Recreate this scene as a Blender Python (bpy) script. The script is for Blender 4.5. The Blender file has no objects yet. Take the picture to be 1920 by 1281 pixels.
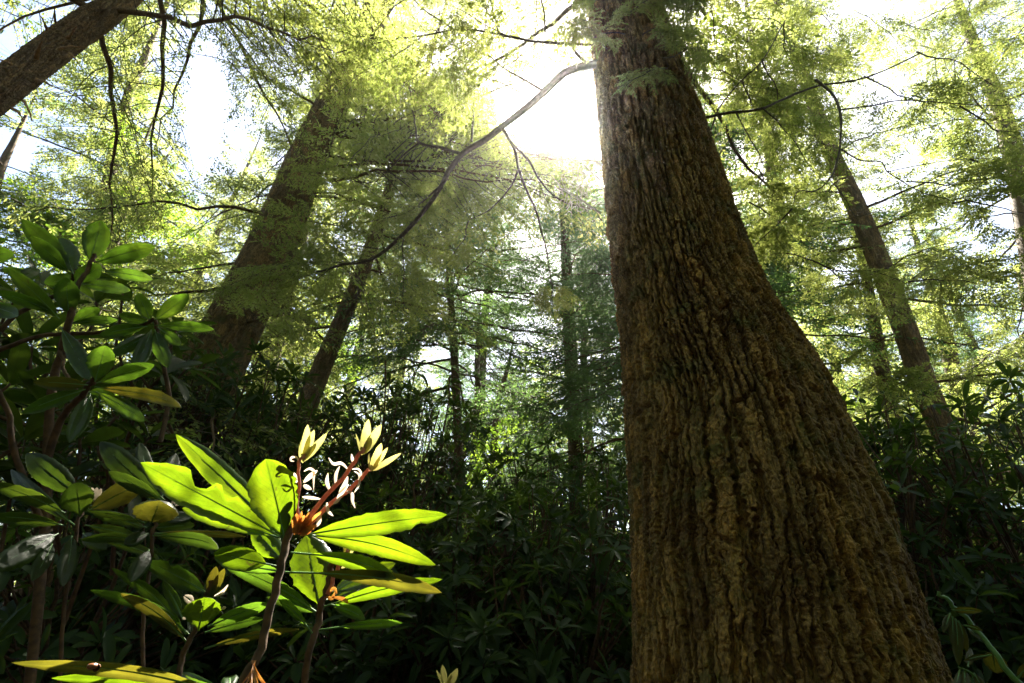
import bpy, math
import numpy as np
from mathutils import Matrix, Vector

# ------------------------------------------------------------------ camera
SC = bpy.context.scene
COL = SC.collection
W0, H0, F = 1920.0, 1281.0, 960.0
CX, CY = W0 / 2, H0 / 2
CAM = np.array([0.0, 0.0, 1.15])
_z = np.array([(1075 - CX) / F, (CY + 1000) / F, -1.0]); _z /= np.linalg.norm(_z)
_f = np.array([0, 0, -1.0]); _y = _f - _f.dot(_z) * _z; _y /= np.linalg.norm(_y)
_x = np.cross(_y, _z)
RM = np.array([_x, _y, _z])                       # camera -> world
cam = bpy.data.cameras.new('camera'); camo = bpy.data.objects.new('camera', cam); COL.objects.link(camo)
m4 = np.eye(4); m4[:3, :3] = RM; m4[:3, 3] = CAM
camo.matrix_world = Matrix([list(r) for r in m4])
cam.lens = 18.0; cam.sensor_width = 36.0; cam.clip_start = 0.05; cam.clip_end = 2000
cam.dof.use_dof = True; cam.dof.focus_distance = 1.25; cam.dof.aperture_fstop = 16.0
SC.camera = camo

def ray(px, py):
    d = RM @ np.array([(px - CX) / F, (CY - py) / F, -1.0]); return d
def at(px, py, Y):
    """the point seen at a photo pixel, Y metres ahead of the camera"""
    d = ray(px, py); return CAM + d * (Y / d[1])
def depth_of(P):
    return float(-(RM.T @ (np.asarray(P) - CAM))[2])
def project(P):
    c = (np.asarray(P) - CAM) @ RM
    z = np.maximum(-c[..., 2], 1e-3)
    return CX + c[..., 0] / z * F, CY - c[..., 1] / z * F, -c[..., 2]

# ------------------------------------------------------------------ light
SUN = ray(1108, 208); SUN /= np.linalg.norm(SUN)
world = bpy.data.worlds.new('World'); SC.world = world; world.use_nodes = True
wn = world.node_tree; wn.nodes.clear()
sky = wn.nodes.new('ShaderNodeTexSky'); sky.sky_type = 'NISHITA'; sky.sun_disc = False
sky.sun_elevation = math.asin(SUN[2]); sky.sun_rotation = math.atan2(SUN[0], SUN[1])
sky.air_density = 1.0; sky.dust_density = 2.0; sky.ozone_density = 1.0
bg = wn.nodes.new('ShaderNodeBackground'); bg.inputs['Strength'].default_value = 0.055
wo = wn.nodes.new('ShaderNodeOutputWorld')
wn.links.new(sky.outputs[0], bg.inputs[0]); wn.links.new(bg.outputs[0], wo.inputs[0])
sl = bpy.data.lights.new('sun', 'SUN'); sl.energy = 5.0; sl.angle = math.radians(0.5); sl.color = (1.0, 0.93, 0.80)
slo = bpy.data.objects.new('sun', sl); COL.objects.link(slo)
slo.rotation_euler = Vector(SUN).to_track_quat('Z', 'Y').to_euler()

vs = SC.view_settings
vs.view_transform = 'Standard'; vs.look = 'None'; vs.exposure = 3.1; vs.gamma = 1.0; vs.use_curve_mapping = False
SC.render.engine = 'CYCLES'
cy = SC.cycles
cy.use_denoising = True; cy.max_bounces = 8; cy.diffuse_bounces = 4; cy.transmission_bounces = 6
cy.glossy_bounces = 3; cy.transparent_max_bounces = 8; cy.sample_clamp_indirect = 6.0
cy.caustics_reflective = False; cy.caustics_refractive = False

# ------------------------------------------------------------------ small maths
def nrm(v):
    v = np.asarray(v, float)
    return v / (np.linalg.norm(v, axis=-1, keepdims=True) + 1e-9)

def vnoise(shape, pu, pv, seed):
    """smooth value noise on a (nv, nu) grid, pu periods round u (wraps), pv periods along v"""
    nv, nu = shape; r = np.random.default_rng(seed)
    pu = max(2, int(round(pu))); pv = max(1, int(round(pv)))
    g = r.random((pv + 2, pu)) * 2 - 1
    u = np.linspace(0, pu, nu, endpoint=False); v = np.linspace(0, pv, nv) * 0.9999
    ui = np.floor(u).astype(int); vi = np.floor(v).astype(int)
    fu = u - ui; fv = v - vi
    fu = fu * fu * (3 - 2 * fu); fv = fv * fv * (3 - 2 * fv)
    a = g[vi][:, ui % pu]; b = g[vi][:, (ui + 1) % pu]; c = g[vi + 1][:, ui % pu]; d = g[vi + 1][:, (ui + 1) % pu]
    fu = fu[None, :]; fv = fv[:, None]
    return (a * (1 - fu) + b * fu) * (1 - fv) + (c * (1 - fu) + d * fu) * fv

def spline(P, n):
    """Catmull-Rom through P (k,d) resampled at n points"""
    P = np.asarray(P, float); k = len(P)
    t = np.linspace(0, k - 1, n); i = np.clip(np.floor(t).astype(int), 0, k - 2); f = (t - i)[:, None]
    p0 = P[np.maximum(i - 1, 0)]; p1 = P[i]; p2 = P[i + 1]; p3 = P[np.minimum(i + 2, k - 1)]
    return 0.5 * (2 * p1 + (p2 - p0) * f + (2 * p0 - 5 * p1 + 4 * p2 - p3) * f ** 2 + (3 * p1 - p0 - 3 * p2 + p3) * f ** 3)

class MB:
    """collects quads; build() links them as ONE mesh object"""
    def __init__(s): s.V = []; s.Q = []; s.M = []; s.U = []; s.n = 0
    def add(s, V, Q, mi=0, uv=None):
        V = np.asarray(V, np.float32).reshape(-1, 3); Q = np.asarray(Q, np.int32).reshape(-1, 4)
        if not len(Q): return
        s.V.append(V); s.Q.append(Q + s.n); s.n += len(V)
        s.M.append(np.full(len(Q), mi, np.int32))
        s.U.append(np.zeros((len(V), 2), np.float32) if uv is None else np.asarray(uv, np.float32))
    def mesh(s, name, mats, smooth=True):
        V = np.concatenate(s.V); Q = np.concatenate(s.Q); M = np.concatenate(s.M); U = np.concatenate(s.U)
        me = bpy.data.meshes.new(name)
        me.vertices.add(len(V)); me.vertices.foreach_set('co', V.ravel())
        me.loops.add(len(Q) * 4); me.loops.foreach_set('vertex_index', Q.ravel())
        me.polygons.add(len(Q))
        me.polygons.foreach_set('loop_start', np.arange(len(Q), dtype=np.int32) * 4)
        me.polygons.foreach_set('material_index', M)
        me.polygons.foreach_set('use_smooth', np.full(len(Q), smooth))
        uvl = me.uv_layers.new(name='UVMap'); uvl.data.foreach_set('uv', U[Q.ravel()].ravel())
        for m in mats: me.materials.append(m)
        me.update(calc_edges=True)
        return me
    def build(s, name, mats, parent=None, origin=None, smooth=True):
        if origin is not None:
            s.V = [v - np.asarray(origin, np.float32) for v in s.V]
        o = bpy.data.objects.new(name, s.mesh(name, mats if isinstance(mats, (list, tuple)) else [mats], smooth))
        COL.objects.link(o)
        if parent is not None: o.parent = parent
        elif origin is not None: o.location = [float(c) for c in origin]
        return o

def thing(name, label, cat, loc=(0, 0, 0), group=None):
    o = bpy.data.objects.new(name, None); COL.objects.link(o)
    o.empty_display_size = 0.1; o.location = [float(c) for c in loc]
    o['label'] = label; o['category'] = cat
    if group: o['group'] = group
    return o

def frames(P):
    T = nrm(np.gradient(P, axis=0)); n = len(P)
    A = np.zeros_like(P)
    a = np.array([1.0, 0, 0]) if abs(T[0, 0]) < 0.8 else np.array([0, 1.0, 0])
    for i in range(n):
        a = a - a.dot(T[i]) * T[i]; a /= np.linalg.norm(a) + 1e-9; A[i] = a
    return T, A, np.cross(T, A)

def tube(P, R, k=6, bump=0.0, seed=0):
    P = np.asarray(P, float); R = np.asarray(R, float); n = len(P)
    T, A, B = frames(P)
    th = np.linspace(0, 2 * np.pi, k, endpoint=False)
    rr = R[:, None] * np.ones(k)[None]
    if bump:
        rr = rr * (1 + bump * np.random.default_rng(seed).standard_normal((n, k)))
    V = P[:, None] + rr[..., None] * (np.cos(th)[None, :, None] * A[:, None] + np.sin(th)[None, :, None] * B[:, None])
    i = np.arange(n - 1)[:, None] * k; j = np.arange(k)[None]; j2 = (j + 1) % k
    Q = np.stack([i + j, i + j2, i + k + j2, i + k + j], -1).reshape(-1, 4)
    return V.reshape(-1, 3), Q

# ------------------------------------------------------------------ materials
def mat(name):
    m = bpy.data.materials.new(name); m.use_nodes = True; nt = m.node_tree; nt.nodes.clear()
    out = nt.nodes.new('ShaderNodeOutputMaterial'); return m, nt, out
def nd(nt, t, **kw):
    n = nt.nodes.new(t)
    for k, v in kw.items():
        if k in n.inputs: n.inputs[k].default_value = v
        else: setattr(n, k, v)
    return n
def mixc(nt, fac, a, b):
    n = nt.nodes.new('ShaderNodeMix'); n.data_type = 'RGBA'
    for sock, v in ((n.inputs[0], fac), (n.inputs[6], a), (n.inputs[7], b)):
        if hasattr(v, 'links') or hasattr(v, 'is_linked'): nt.links.new(v, sock)
        elif isinstance(v, (int, float)): sock.default_value = v
        else: sock.default_value = (*v, 1)
    return n.outputs[2]
def ramp(nt, fac, stops):
    n = nt.nodes.new('ShaderNodeValToRGB'); nt.links.new(fac, n.inputs[0])
    el = n.color_ramp.elements
    while len(el) < len(stops): el.new(0.5)
    for e, (p, c) in zip(el, stops): e.position = p; e.color = (*c, 1) if len(c) == 3 else c
    return n.outputs[0]
def noise(nt, scale, detail=3, vec=None, rough=0.55, dist=0.0):
    n = nd(nt, 'ShaderNodeTexNoise', Scale=scale, Detail=detail, Roughness=rough, Distortion=dist)
    if vec is not None: nt.links.new(vec, n.inputs['Vector'])
    return n.outputs[0]

def leaf_mat(name, d1, d2, t1, t2, tf=0.5, rough=0.45, spec=0.4, clump=0.8):
    """thin leaf: reflects d1..d2, lets t1..t2 through; varies leaf to leaf and clump to clump"""
    m, nt, out = mat(name)
    geo = nd(nt, 'ShaderNodeNewGeometry'); tc = nd(nt, 'ShaderNodeTexCoord')
    rnd = geo.outputs['Random Per Island']
    nz = noise(nt, clump, 2, tc.outputs['Object'])
    mx = nd(nt, 'ShaderNodeMath', operation='MULTIPLY_ADD'); nt.links.new(nz, mx.inputs[0]); mx.inputs[1].default_value = 0.9
    sc = nd(nt, 'ShaderNodeMath', operation='MULTIPLY_ADD'); nt.links.new(rnd, sc.inputs[0]); sc.inputs[1].default_value = 0.6; sc.inputs[2].default_value = -0.25
    nt.links.new(sc.outputs[0], mx.inputs[2])
    cl = nd(nt, 'ShaderNodeClamp'); nt.links.new(mx.outputs[0], cl.inputs[0])
    pb = nd(nt, 'ShaderNodeBsdfPrincipled', Roughness=rough); pb.inputs['Specular IOR Level'].default_value = spec
    nt.links.new(mixc(nt, cl.outputs[0], d1, d2), pb.inputs['Base Color'])
    tr = nd(nt, 'ShaderNodeBsdfTranslucent'); nt.links.new(mixc(nt, cl.outputs[0], t1, t2), tr.inputs['Color'])
    ms = nd(nt, 'ShaderNodeMixShader', Fac=tf)
    nt.links.new(pb.outputs[0], ms.inputs[1]); nt.links.new(tr.outputs[0], ms.inputs[2]); nt.links.new(ms.outputs[0], out.inputs[0])
    return m

def bark_mat(name, cols, scale, stretch, bump=0.4, moss=None, fine=60):
    m, nt, out = mat(name)
    tc = nd(nt, 'ShaderNodeTexCoord'); mp = nd(nt, 'ShaderNodeMapping')
    mp.inputs['Scale'].default_value = (1, 1, stretch); nt.links.new(tc.outputs['Object'], mp.inputs[0])
    n1 = noise(nt, scale, 6, mp.outputs[0], 0.65, 0.4); n2 = noise(nt, fine, 5, tc.outputs['Object'], 0.7)
    c = ramp(nt, n1, [(0.30, cols[0]), (0.5, cols[1]), (0.72, cols[2])])
    c = mixc(nt, 0.5, c, ramp(nt, n2, [(0.3, cols[0]), (0.65, cols[2])]))
    n5 = noise(nt, fine * 2.2, 4, mp.outputs[0], 0.75)
    gr = ramp(nt, n5, [(0.36, (0.42, 0.40, 0.38)), (0.5, (0.95, 0.95, 0.95)), (0.64, (1.5, 1.45, 1.3))])           # grain
    mg = nt.nodes.new('ShaderNodeMix'); mg.data_type = 'RGBA'; mg.blend_type = 'MULTIPLY'; mg.inputs[0].default_value = 1.0
    nt.links.new(c, mg.inputs[6]); nt.links.new(gr, mg.inputs[7]); c = mg.outputs[2]
    uvm = nd(nt, 'ShaderNodeUVMap'); spx = nd(nt, 'ShaderNodeSeparateXYZ'); nt.links.new(uvm.outputs[0], spx.inputs[0])
    pt = ramp(nt, spx.outputs[0], [(0.1, (0.62, 0.55, 0.5)), (0.5, (1, 1, 1)), (0.85, (1.35, 1.22, 1.0))])      # plate to plate
    ml = nt.nodes.new('ShaderNodeMix'); ml.data_type = 'RGBA'; ml.blend_type = 'MULTIPLY'; ml.inputs[0].default_value = 1.0
    nt.links.new(c, ml.inputs[6]); nt.links.new(pt, ml.inputs[7]); c = ml.outputs[2]
    if moss:
        n3 = noise(nt, 5.0, 8, tc.outputs['Object'], 0.75)
        mk = ramp(nt, n3, [(0.52, (0, 0, 0)), (0.66, (1, 1, 1))])
        c = mixc(nt, mk, c, moss)
        n4 = noise(nt, 38.0, 3, tc.outputs['Object'], 0.6)
        lk = ramp(nt, n4, [(0.68, (0, 0, 0)), (0.73, (0.8, 0.8, 0.8))])
        c = mixc(nt, lk, c, (0.20, 0.19, 0.075))
    pb = nd(nt, 'ShaderNodeBsdfPrincipled', Roughness=0.85); pb.inputs['Specular IOR Level'].default_value = 0.25
    nt.links.new(c, pb.inputs['Base Color'])
    ad = nd(nt, 'ShaderNodeMath', operation='ADD'); nt.links.new(n1, ad.inputs[0]); nt.links.new(n2, ad.inputs[1])
    bp = nd(nt, 'ShaderNodeBump', Strength=bump, Distance=0.01); nt.links.new(ad.outputs[0], bp.inputs['Height'])
    nt.links.new(bp.outputs[0], pb.inputs['Normal']); nt.links.new(pb.outputs[0], out.inputs[0])
    return m

def big_leaf_mat(name, d, t, vein, tf=0.55, rough=0.3, spots=0.5, spec=0.5):
    """rhododendron blade: UV.x runs along the midrib, UV.y across"""
    m, nt, out = mat(name)
    uv = nd(nt, 'ShaderNodeUVMap'); sp = nd(nt, 'ShaderNodeSeparateXYZ'); nt.links.new(uv.outputs[0], sp.inputs[0])
    tc = nd(nt, 'ShaderNodeTexCoord'); oi = nd(nt, 'ShaderNodeObjectInfo')
    def mth(op, a, b=None, c=None):
        n = nd(nt, 'ShaderNodeMath', operation=op)
        for k, v in enumerate((a, b, c)):
            if v is None: continue
            if isinstance(v, (int, float)): n.inputs[k].default_value = v
            else: nt.links.new(v, n.inputs[k])
        return n.outputs[0]
    av = mth('ABSOLUTE', mth('SUBTRACT', sp.outputs[1], 0.5))
    rib = mth('SUBTRACT', 1.0, mth('MULTIPLY', av, 24.0)); rib = mth('MAXIMUM', rib, 0.0)
    sv = mth('SUBTRACT', mth('MULTIPLY', sp.outputs[0], 13.0), mth('MULTIPLY', av, 9.0))
    sv = mth('ABSOLUTE', mth('SUBTRACT', mth('FRACT', sv), 0.5)); sv = mth('MAXIMUM', mth('SUBTRACT', 1.0, mth('MULTIPLY', sv, 12.0)), 0.0)
    n1 = noise(nt, 28, 4, tc.outputs['Object'], 0.6)
    n2 = noise(nt, 95, 2, tc.outputs['Object'], 0.5); n3 = noise(nt, 210, 4, tc.outputs['Object'], 0.7)
    dark = [x * 0.62 for x in d]; tdark = [x * 0.6 for x in t]; tyel = [min(1, t[0] * 1.45), t[1] * 1.08, t[2]]
    dc = mixc(nt, ramp(nt, n1, [(0.35, (0, 0, 0)), (0.7, (1, 1, 1))]), dark, d)
    tcx = mixc(nt, ramp(nt, n1, [(0.35, (0, 0, 0)), (0.7, (1, 1, 1))]), tdark, t)
    tcx = mixc(nt, mth('MULTIPLY', ramp(nt, noise(nt, 11, 3, tc.outputs['Object']), [(0.5, (0, 0, 0)), (0.72, (1, 1, 1))]), 0.6), tcx, tyel)
    tcx = mixc(nt, mth('MULTIPLY', ramp(nt, n3, [(0.42, (0, 0, 0)), (0.62, (1, 1, 1))]), 0.35), tcx, tdark)
    tcx = mixc(nt, mth('MULTIPLY', sv, 0.5), tcx, vein)
    tcx = mixc(nt, mth('MULTIPLY', rib, 0.8), tcx, vein)
    if spots:
        sk = ramp(nt, n2, [(0.70, (0, 0, 0)), (0.74, (1, 1, 1))])
        tcx = mixc(nt, mth('MULTIPLY', sk, spots), tcx, (0.07, 0.055, 0.01)); dc = mixc(nt, mth('MULTIPLY', sk, spots), dc, (0.05, 0.035, 0.015))
    pb = nd(nt, 'ShaderNodeBsdfPrincipled', Roughness=rough); pb.inputs['Specular IOR Level'].default_value = spec
    nt.links.new(dc, pb.inputs['Base Color'])
    tr = nd(nt, 'ShaderNodeBsdfTranslucent'); nt.links.new(tcx, tr.inputs['Color'])
    bp = nd(nt, 'ShaderNodeBump', Strength=0.25, Distance=0.002)
    nt.links.new(mth('ADD', mth('MULTIPLY', sv, -0.5), mth('MULTIPLY', n1, 0.6)), bp.inputs['Height']); nt.links.new(bp.outputs[0], pb.inputs['Normal'])
    ms = nd(nt, 'ShaderNodeMixShader', Fac=tf)
    nt.links.new(pb.outputs[0], ms.inputs[1]); nt.links.new(tr.outputs[0], ms.inputs[2]); nt.links.new(ms.outputs[0], out.inputs[0])
    return m

def plain_mat(name, c1, c2, scale=20, rough=0.7, tl=0.0):
    m, nt, out = mat(name)
    tc = nd(nt, 'ShaderNodeTexCoord'); n1 = noise(nt, scale, 4, tc.outputs['Object'])
    c = ramp(nt, n1, [(0.35, c1), (0.65, c2)])
    pb = nd(nt, 'ShaderNodeBsdfPrincipled', Roughness=rough); nt.links.new(c, pb.inputs['Base Color'])
    bp = nd(nt, 'ShaderNodeBump', Strength=0.3, Distance=0.004); nt.links.new(n1, bp.inputs['Height']); nt.links.new(bp.outputs[0], pb.inputs['Normal'])
    if tl:
        tr = nd(nt, 'ShaderNodeBsdfTranslucent'); nt.links.new(c, tr.inputs['Color'])
        ms = nd(nt, 'ShaderNodeMixShader', Fac=tl); nt.links.new(pb.outputs[0], ms.inputs[1]); nt.links.new(tr.outputs[0], ms.inputs[2]); nt.links.new(ms.outputs[0], out.inputs[0])
    else: nt.links.new(pb.outputs[0], out.inputs[0])
    return m

M = {}
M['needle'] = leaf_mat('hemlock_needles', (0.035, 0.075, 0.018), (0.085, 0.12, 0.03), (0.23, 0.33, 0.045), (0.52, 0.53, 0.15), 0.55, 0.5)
M['needle_cool'] = leaf_mat('shade_painted_hemlock_needles', (0.03, 0.07, 0.03), (0.06, 0.10, 0.035), (0.09, 0.20, 0.05), (0.22, 0.33, 0.08), 0.5, 0.5)  # cooler green, with shade painted in as weaker translucency
M['broad'] = leaf_mat('broad_tree_leaves', (0.05, 0.11, 0.02), (0.09, 0.15, 0.03), (0.20, 0.42, 0.03), (0.42, 0.52, 0.05), 0.55, 0.45)
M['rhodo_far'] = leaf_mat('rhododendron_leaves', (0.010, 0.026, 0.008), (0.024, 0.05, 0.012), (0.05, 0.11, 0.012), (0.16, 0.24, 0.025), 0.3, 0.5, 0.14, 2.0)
M['dry'] = plain_mat('dry_twigs', (0.30, 0.25, 0.20), (0.5, 0.44, 0.37), 30, 0.7)
M['bark_big'] = bark_mat('furrowed_brown_bark', [(0.058, 0.034, 0.012), (0.16, 0.099, 0.034), (0.30, 0.195, 0.068)], 9.0, 0.3, 0.7, (0.075, 0.072, 0.018))
M['bark'] = bark_mat('brown_conifer_bark', [(0.055, 0.036, 0.02), (0.14, 0.095, 0.05), (0.24, 0.175, 0.10)], 9.0, 0.25, 0.6, (0.07, 0.072, 0.03), 40)
M['bark_red'] = bark_mat('reddish_scaly_bark', [(0.10, 0.062, 0.05), (0.24, 0.16, 0.13), (0.40, 0.31, 0.26)], 14.0, 0.35, 0.8, None, 50)
M['bark_grey'] = bark_mat('pale_grey_bark', [(0.09, 0.075, 0.055), (0.16, 0.135, 0.10), (0.26, 0.22, 0.16)], 8.0, 0.4, 0.5, None, 40)
M['twig'] = plain_mat('dark_twig_bark', (0.045, 0.033, 0.024), (0.10, 0.075, 0.055), 40, 0.8)
M['stub'] = plain_mat('splintered_wood', (0.16, 0.075, 0.035), (0.36, 0.19, 0.10), 40, 0.8)
M['stem'] = plain_mat('rhododendron_stem_bark', (0.035, 0.017, 0.007), (0.095, 0.048, 0.02), 60, 0.9)
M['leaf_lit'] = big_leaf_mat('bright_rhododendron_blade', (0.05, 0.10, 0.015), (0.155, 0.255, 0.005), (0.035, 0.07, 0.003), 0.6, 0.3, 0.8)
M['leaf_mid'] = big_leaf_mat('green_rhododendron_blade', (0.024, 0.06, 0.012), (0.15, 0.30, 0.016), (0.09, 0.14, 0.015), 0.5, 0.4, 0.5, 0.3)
M['leaf_dark'] = big_leaf_mat('shade_painted_rhododendron_blade', (0.018, 0.042, 0.010), (0.08, 0.145, 0.010), (0.05, 0.075, 0.01), 0.45, 0.42, 0.5, 0.3)  # darker copy of the green blade, shade painted into its colour
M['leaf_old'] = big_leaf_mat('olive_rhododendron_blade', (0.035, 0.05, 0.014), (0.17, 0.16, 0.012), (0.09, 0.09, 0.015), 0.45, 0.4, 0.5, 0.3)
M['bud'] = big_leaf_mat('pale_young_leaf', (0.36, 0.34, 0.13), (0.48, 0.47, 0.13), (0.42, 0.24, 0.14), 0.6, 0.5, 0.0, 0.2)
M['shoot'] = plain_mat('rosy_shoot', (0.34, 0.12, 0.08), (0.50, 0.24, 0.15), 90, 0.55, 0.45)
M['bract'] = plain_mat('papery_bract', (0.62, 0.48, 0.36), (0.8, 0.7, 0.55), 60, 0.5, 0.55)
M['scale'] = plain_mat('orange_bud_scale', (0.30, 0.09, 0.015), (0.62, 0.28, 0.05), 70, 0.5, 0.45)
M['green_stem'] = plain_mat('fresh_green_stem', (0.05, 0.14, 0.03), (0.09, 0.2, 0.04), 60, 0.4)
M['ground'] = plain_mat('forest_floor_litter', (0.03, 0.02, 0.012), (0.085, 0.055, 0.03), 6, 0.95)

# ------------------------------------------------------------------ the ground
def gz(x, y):
    return 0.10 * np.sin(x * 0.35 + 1) * np.cos(y * 0.28) + 0.05 * np.sin(x * 1.3) * np.sin(y * 1.1 + 2) + np.clip(y - 14, 0, 200) * 0.03 + 0.0
def ground():
    s = np.concatenate([-np.geomspace(400, 12, 14), np.linspace(-11, 11, 50), np.geomspace(12, 400, 14)])
    X, Y = np.meshgrid(s, s + 5); Z = gz(X, Y); n = len(s)
    V = np.stack([X, Y, Z], -1).reshape(-1, 3)
    i = np.arange(n - 1)[:, None] * n + np.arange(n - 1)[None]
    Q = np.stack([i, i + 1, i + n + 1, i + n], -1).reshape(-1, 4)
    mb = MB(); mb.add(V, Q); o = mb.build('forest_floor', M['ground']); o['kind'] = 'structure'
ground()

# ------------------------------------------------------------------ trunks
def trunk_mesh(P, R, nu, nv, cells, cell_h, depth, seed, flare=None):
    """bark in plates: P (k,3) centres bottom to top, R (k) radii; furrows `depth` metres deep"""
    PR = spline(np.column_stack([P, R]), nv); C = PR[:, :3]; r = PR[:, 3]
    T, A, B = frames(C)
    al = np.concatenate([[0], np.cumsum(np.linalg.norm(np.diff(C, axis=0), axis=1))])
    sh = (nv, nu); rng = np.random.default_rng(seed)
    K = cells
    # plates are long near the foot, short higher up
    ch = cell_h * (1 + 1.6 * np.exp(-al / 1.3))
    vv = np.concatenate([[0], np.cumsum(np.diff(al) / ((ch[1:] + ch[:-1]) / 2))])
    Lv = al[-1]
    u = (np.arange(nu) / nu * K)[None, :] * np.ones((nv, 1)); v = vv[:, None] * np.ones((1, nu))
    u = u + 0.34 * vnoise(sh, K * 0.25, Lv / 0.7, seed + 1) + 0.10 * vnoise(sh, K * 1.0, Lv / 0.14, seed + 2) + 0.09 * vnoise(sh, K * 3, Lv / 0.03, seed + 9) + 0.05 * vnoise(sh, K * 7, Lv / 0.012, seed + 10)
    v = v + 0.35 * vnoise(sh, K * 0.8, Lv / 0.12, seed + 3)
    iu = np.floor(u).astype(int); nvc = int(v.max()) + 4
    jx = rng.random((nvc + 6, K)) * 0.72 + 0.14; jy = rng.random((nvc + 6, K)); jh = rng.random((nvc + 6, K))
    off = rng.random(K)
    F1 = np.full(sh, 9.0); F2 = np.full(sh, 9.0); H1 = np.zeros(sh); X1 = np.zeros(sh); X2 = np.zeros(sh); Y1 = np.zeros(sh)
    for du in (-1, 0, 1):
        cu = iu + du; cm = cu % K
        vs_ = v + off[cm]; iv = np.floor(vs_).astype(int)
        for dv in (-1, 0, 1):
            cv = np.clip(iv + dv, -2, nvc + 2) + 2
            px = cu + jx[cv, cm]; py = (iv + dv) + 0.15 + 0.7 * jy[cv, cm]
            dd = np.sqrt((u - px) ** 2 + (0.55 * (vs_ - py)) ** 2)
            m = dd < F1
            X2 = np.where(m, X1, np.where(dd < F2, px, X2)); X1 = np.where(m, px, X1); Y1 = np.where(m, vs_ - py, Y1); F2 = np.where(m, F1, np.minimum(F2, dd)); H1 = np.where(m, jh[cv, cm], H1); F1 = np.where(m, dd, F1)
    e = F2 - F1
    uu = u + 0.15 * vnoise(sh, K * 0.6, Lv / 0.3, seed + 20)
    def furrows(x, w, sd):                                          # long wavy furrows that fade in and out
        ln = np.floor(x).astype(int) % K; d = np.abs(x - np.floor(x) - 0.5)
        g = np.random.default_rng(sd).random((K, 64)); tv = v / v.max() * 62 * min(1, v.max() / 40); i0 = np.floor(tv).astype(int); f = tv - i0
        amt = g[ln, i0] * (1 - f) + g[ln, i0 + 1] * f
        amt = np.clip((amt - 0.06) * 2.6, 0, 1)
        ww = w * (0.55 + 0.75 * amt) * (1 + 0.5 * vnoise(sh, K * 2, Lv / 0.05, sd + 1))
        q = np.clip((1.25 - d / ww) * 2.2, 0, 1); return q * (0.35 + 0.65 * amt) * (amt > .02)
    f1 = furrows(uu, 0.075, seed + 21)
    f2 = 0.8 * furrows(uu + 0.5 + 0.60 * vnoise(sh, K * 0.35, Lv / 0.30, seed + 23), 0.05, seed + 24)
    up_ = np.clip(1 - e / (0.10 + 0.05 * vnoise(sh, K, Lv / 0.06, seed + 25)), 0, 1) * np.clip(0.7 + 1.2 * vnoise(sh, K * .5, Lv / .15, seed + 26), 0, 1) * np.interp(al, [0, 1.0, 2.2], [.45, .6, 1])[:, None]
    dig = np.maximum(np.maximum(f1, f2), 0.8 * up_)
    pl = 1 - dig
    fl = vnoise(sh, K * 1.3, Lv / 0.08, seed + 4) + 0.5 * vnoise(sh, K * 3.0, Lv / 0.04, seed + 14)
    tr = fl * 2.2; st = np.floor(tr) + np.clip((tr - np.floor(tr)) * 6 - 2.5, 0, 1)           # flakes that lift in steps
    depth = (depth * np.interp(al, [0, 1.2, 2.6, 6], [.55, .68, 1, 1]))[:, None]        # bark lies flatter and finer towards the foot
    h = -depth * dig + depth * 0.24 * (H1 - .5) * pl + depth * 0.07 * st * pl - depth * 0.20 * np.clip(Y1, -.7, .7) * pl      # scales stand off at their lower end
    h += depth * 0.06 * vnoise(sh, nu / 7, Lv / 0.03, seed + 5) + depth * 0.10 * vnoise(sh, nu / 3, Lv / 0.014, seed + 6)
    fi = np.abs(vnoise(sh, K * 5, Lv / 0.10, seed + 30)); h -= depth * 0.22 * np.clip(1 - fi / 0.10, 0, 1) * pl      # hair cracks along the grain
    h += r[:, None] * 0.035 * vnoise(sh, 5, Lv / 1.2, seed + 7)
    rr = r[:, None] + h
    th = np.linspace(0, 2 * np.pi, nu, endpoint=False)
    if flare:
        for (a0, w, amt, hh) in flare:
            d = np.angle(np.exp(1j * (th - a0)))
            rr = rr + amt * np.exp(-(d / w) ** 2)[None] * np.exp(-al / hh)[:, None]
    V = C[:, None] + rr[..., None] * (np.cos(th)[None, :, None] * A[:, None] + np.sin(th)[None, :, None] * B[:, None])
    i = np.arange(nv - 1)[:, None] * nu; j = np.arange(nu)[None]; j2 = (j + 1) % nu
    Q = np.stack([i + j, i + j2, i + nu + j2, i + nu + j], -1).reshape(-1, 4)
    uv = np.stack([np.clip(H1 * .7 + .15 * (fl + 1), 0, 1), pl], -1).reshape(-1, 2)
    return V.reshape(-1, 3), Q, uv

def trunk_path(pts, Y, top_z, foot=1.25):
    """pts: (px, py, width_px) bottom to top. Returns centres and radii from the ground to top_z."""
    C = np.array([at(p[0], p[1], p[3] if len(p) > 3 else Y) for p in pts]); R = np.array([p[2] / 2 / F * depth_of(c) for p, c in zip(pts, C)])
    d = nrm(C[1] - C[0]); d = d / d[2]
    low = []
    z = C[0][2]; zs = gz(C[0][0], C[0][1]) - 0.15
    if z > zs + 0.2:
        mid = C[0] - d * (z - zs) * 0.5 * np.array([0.8, 0.8, 1]); bot = C[0] - d * (z - zs) * np.array([0.7, 0.7, 1])
        low = [bot, mid]; lr = [R[0] * foot, R[0] * (1 + (foot - 1) * 0.35)]
    else: lr = []
    d2 = nrm(C[-1] - C[-2]); d2 = d2 / d2[2]; up = []; ur = []
    zt = C[-1][2]
    if top_z > zt + 0.5:
        for f in (0.33, 0.66, 1.0):
            up.append(C[-1] + d2 * (top_z - zt) * f * np.array([0.6, 0.6, 1])); ur.append(max(0.012, R[-1] * (1 - 0.97 * f)))
    return np.array(low + list(C) + up), np.array(lr + list(R) + ur)

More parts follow.
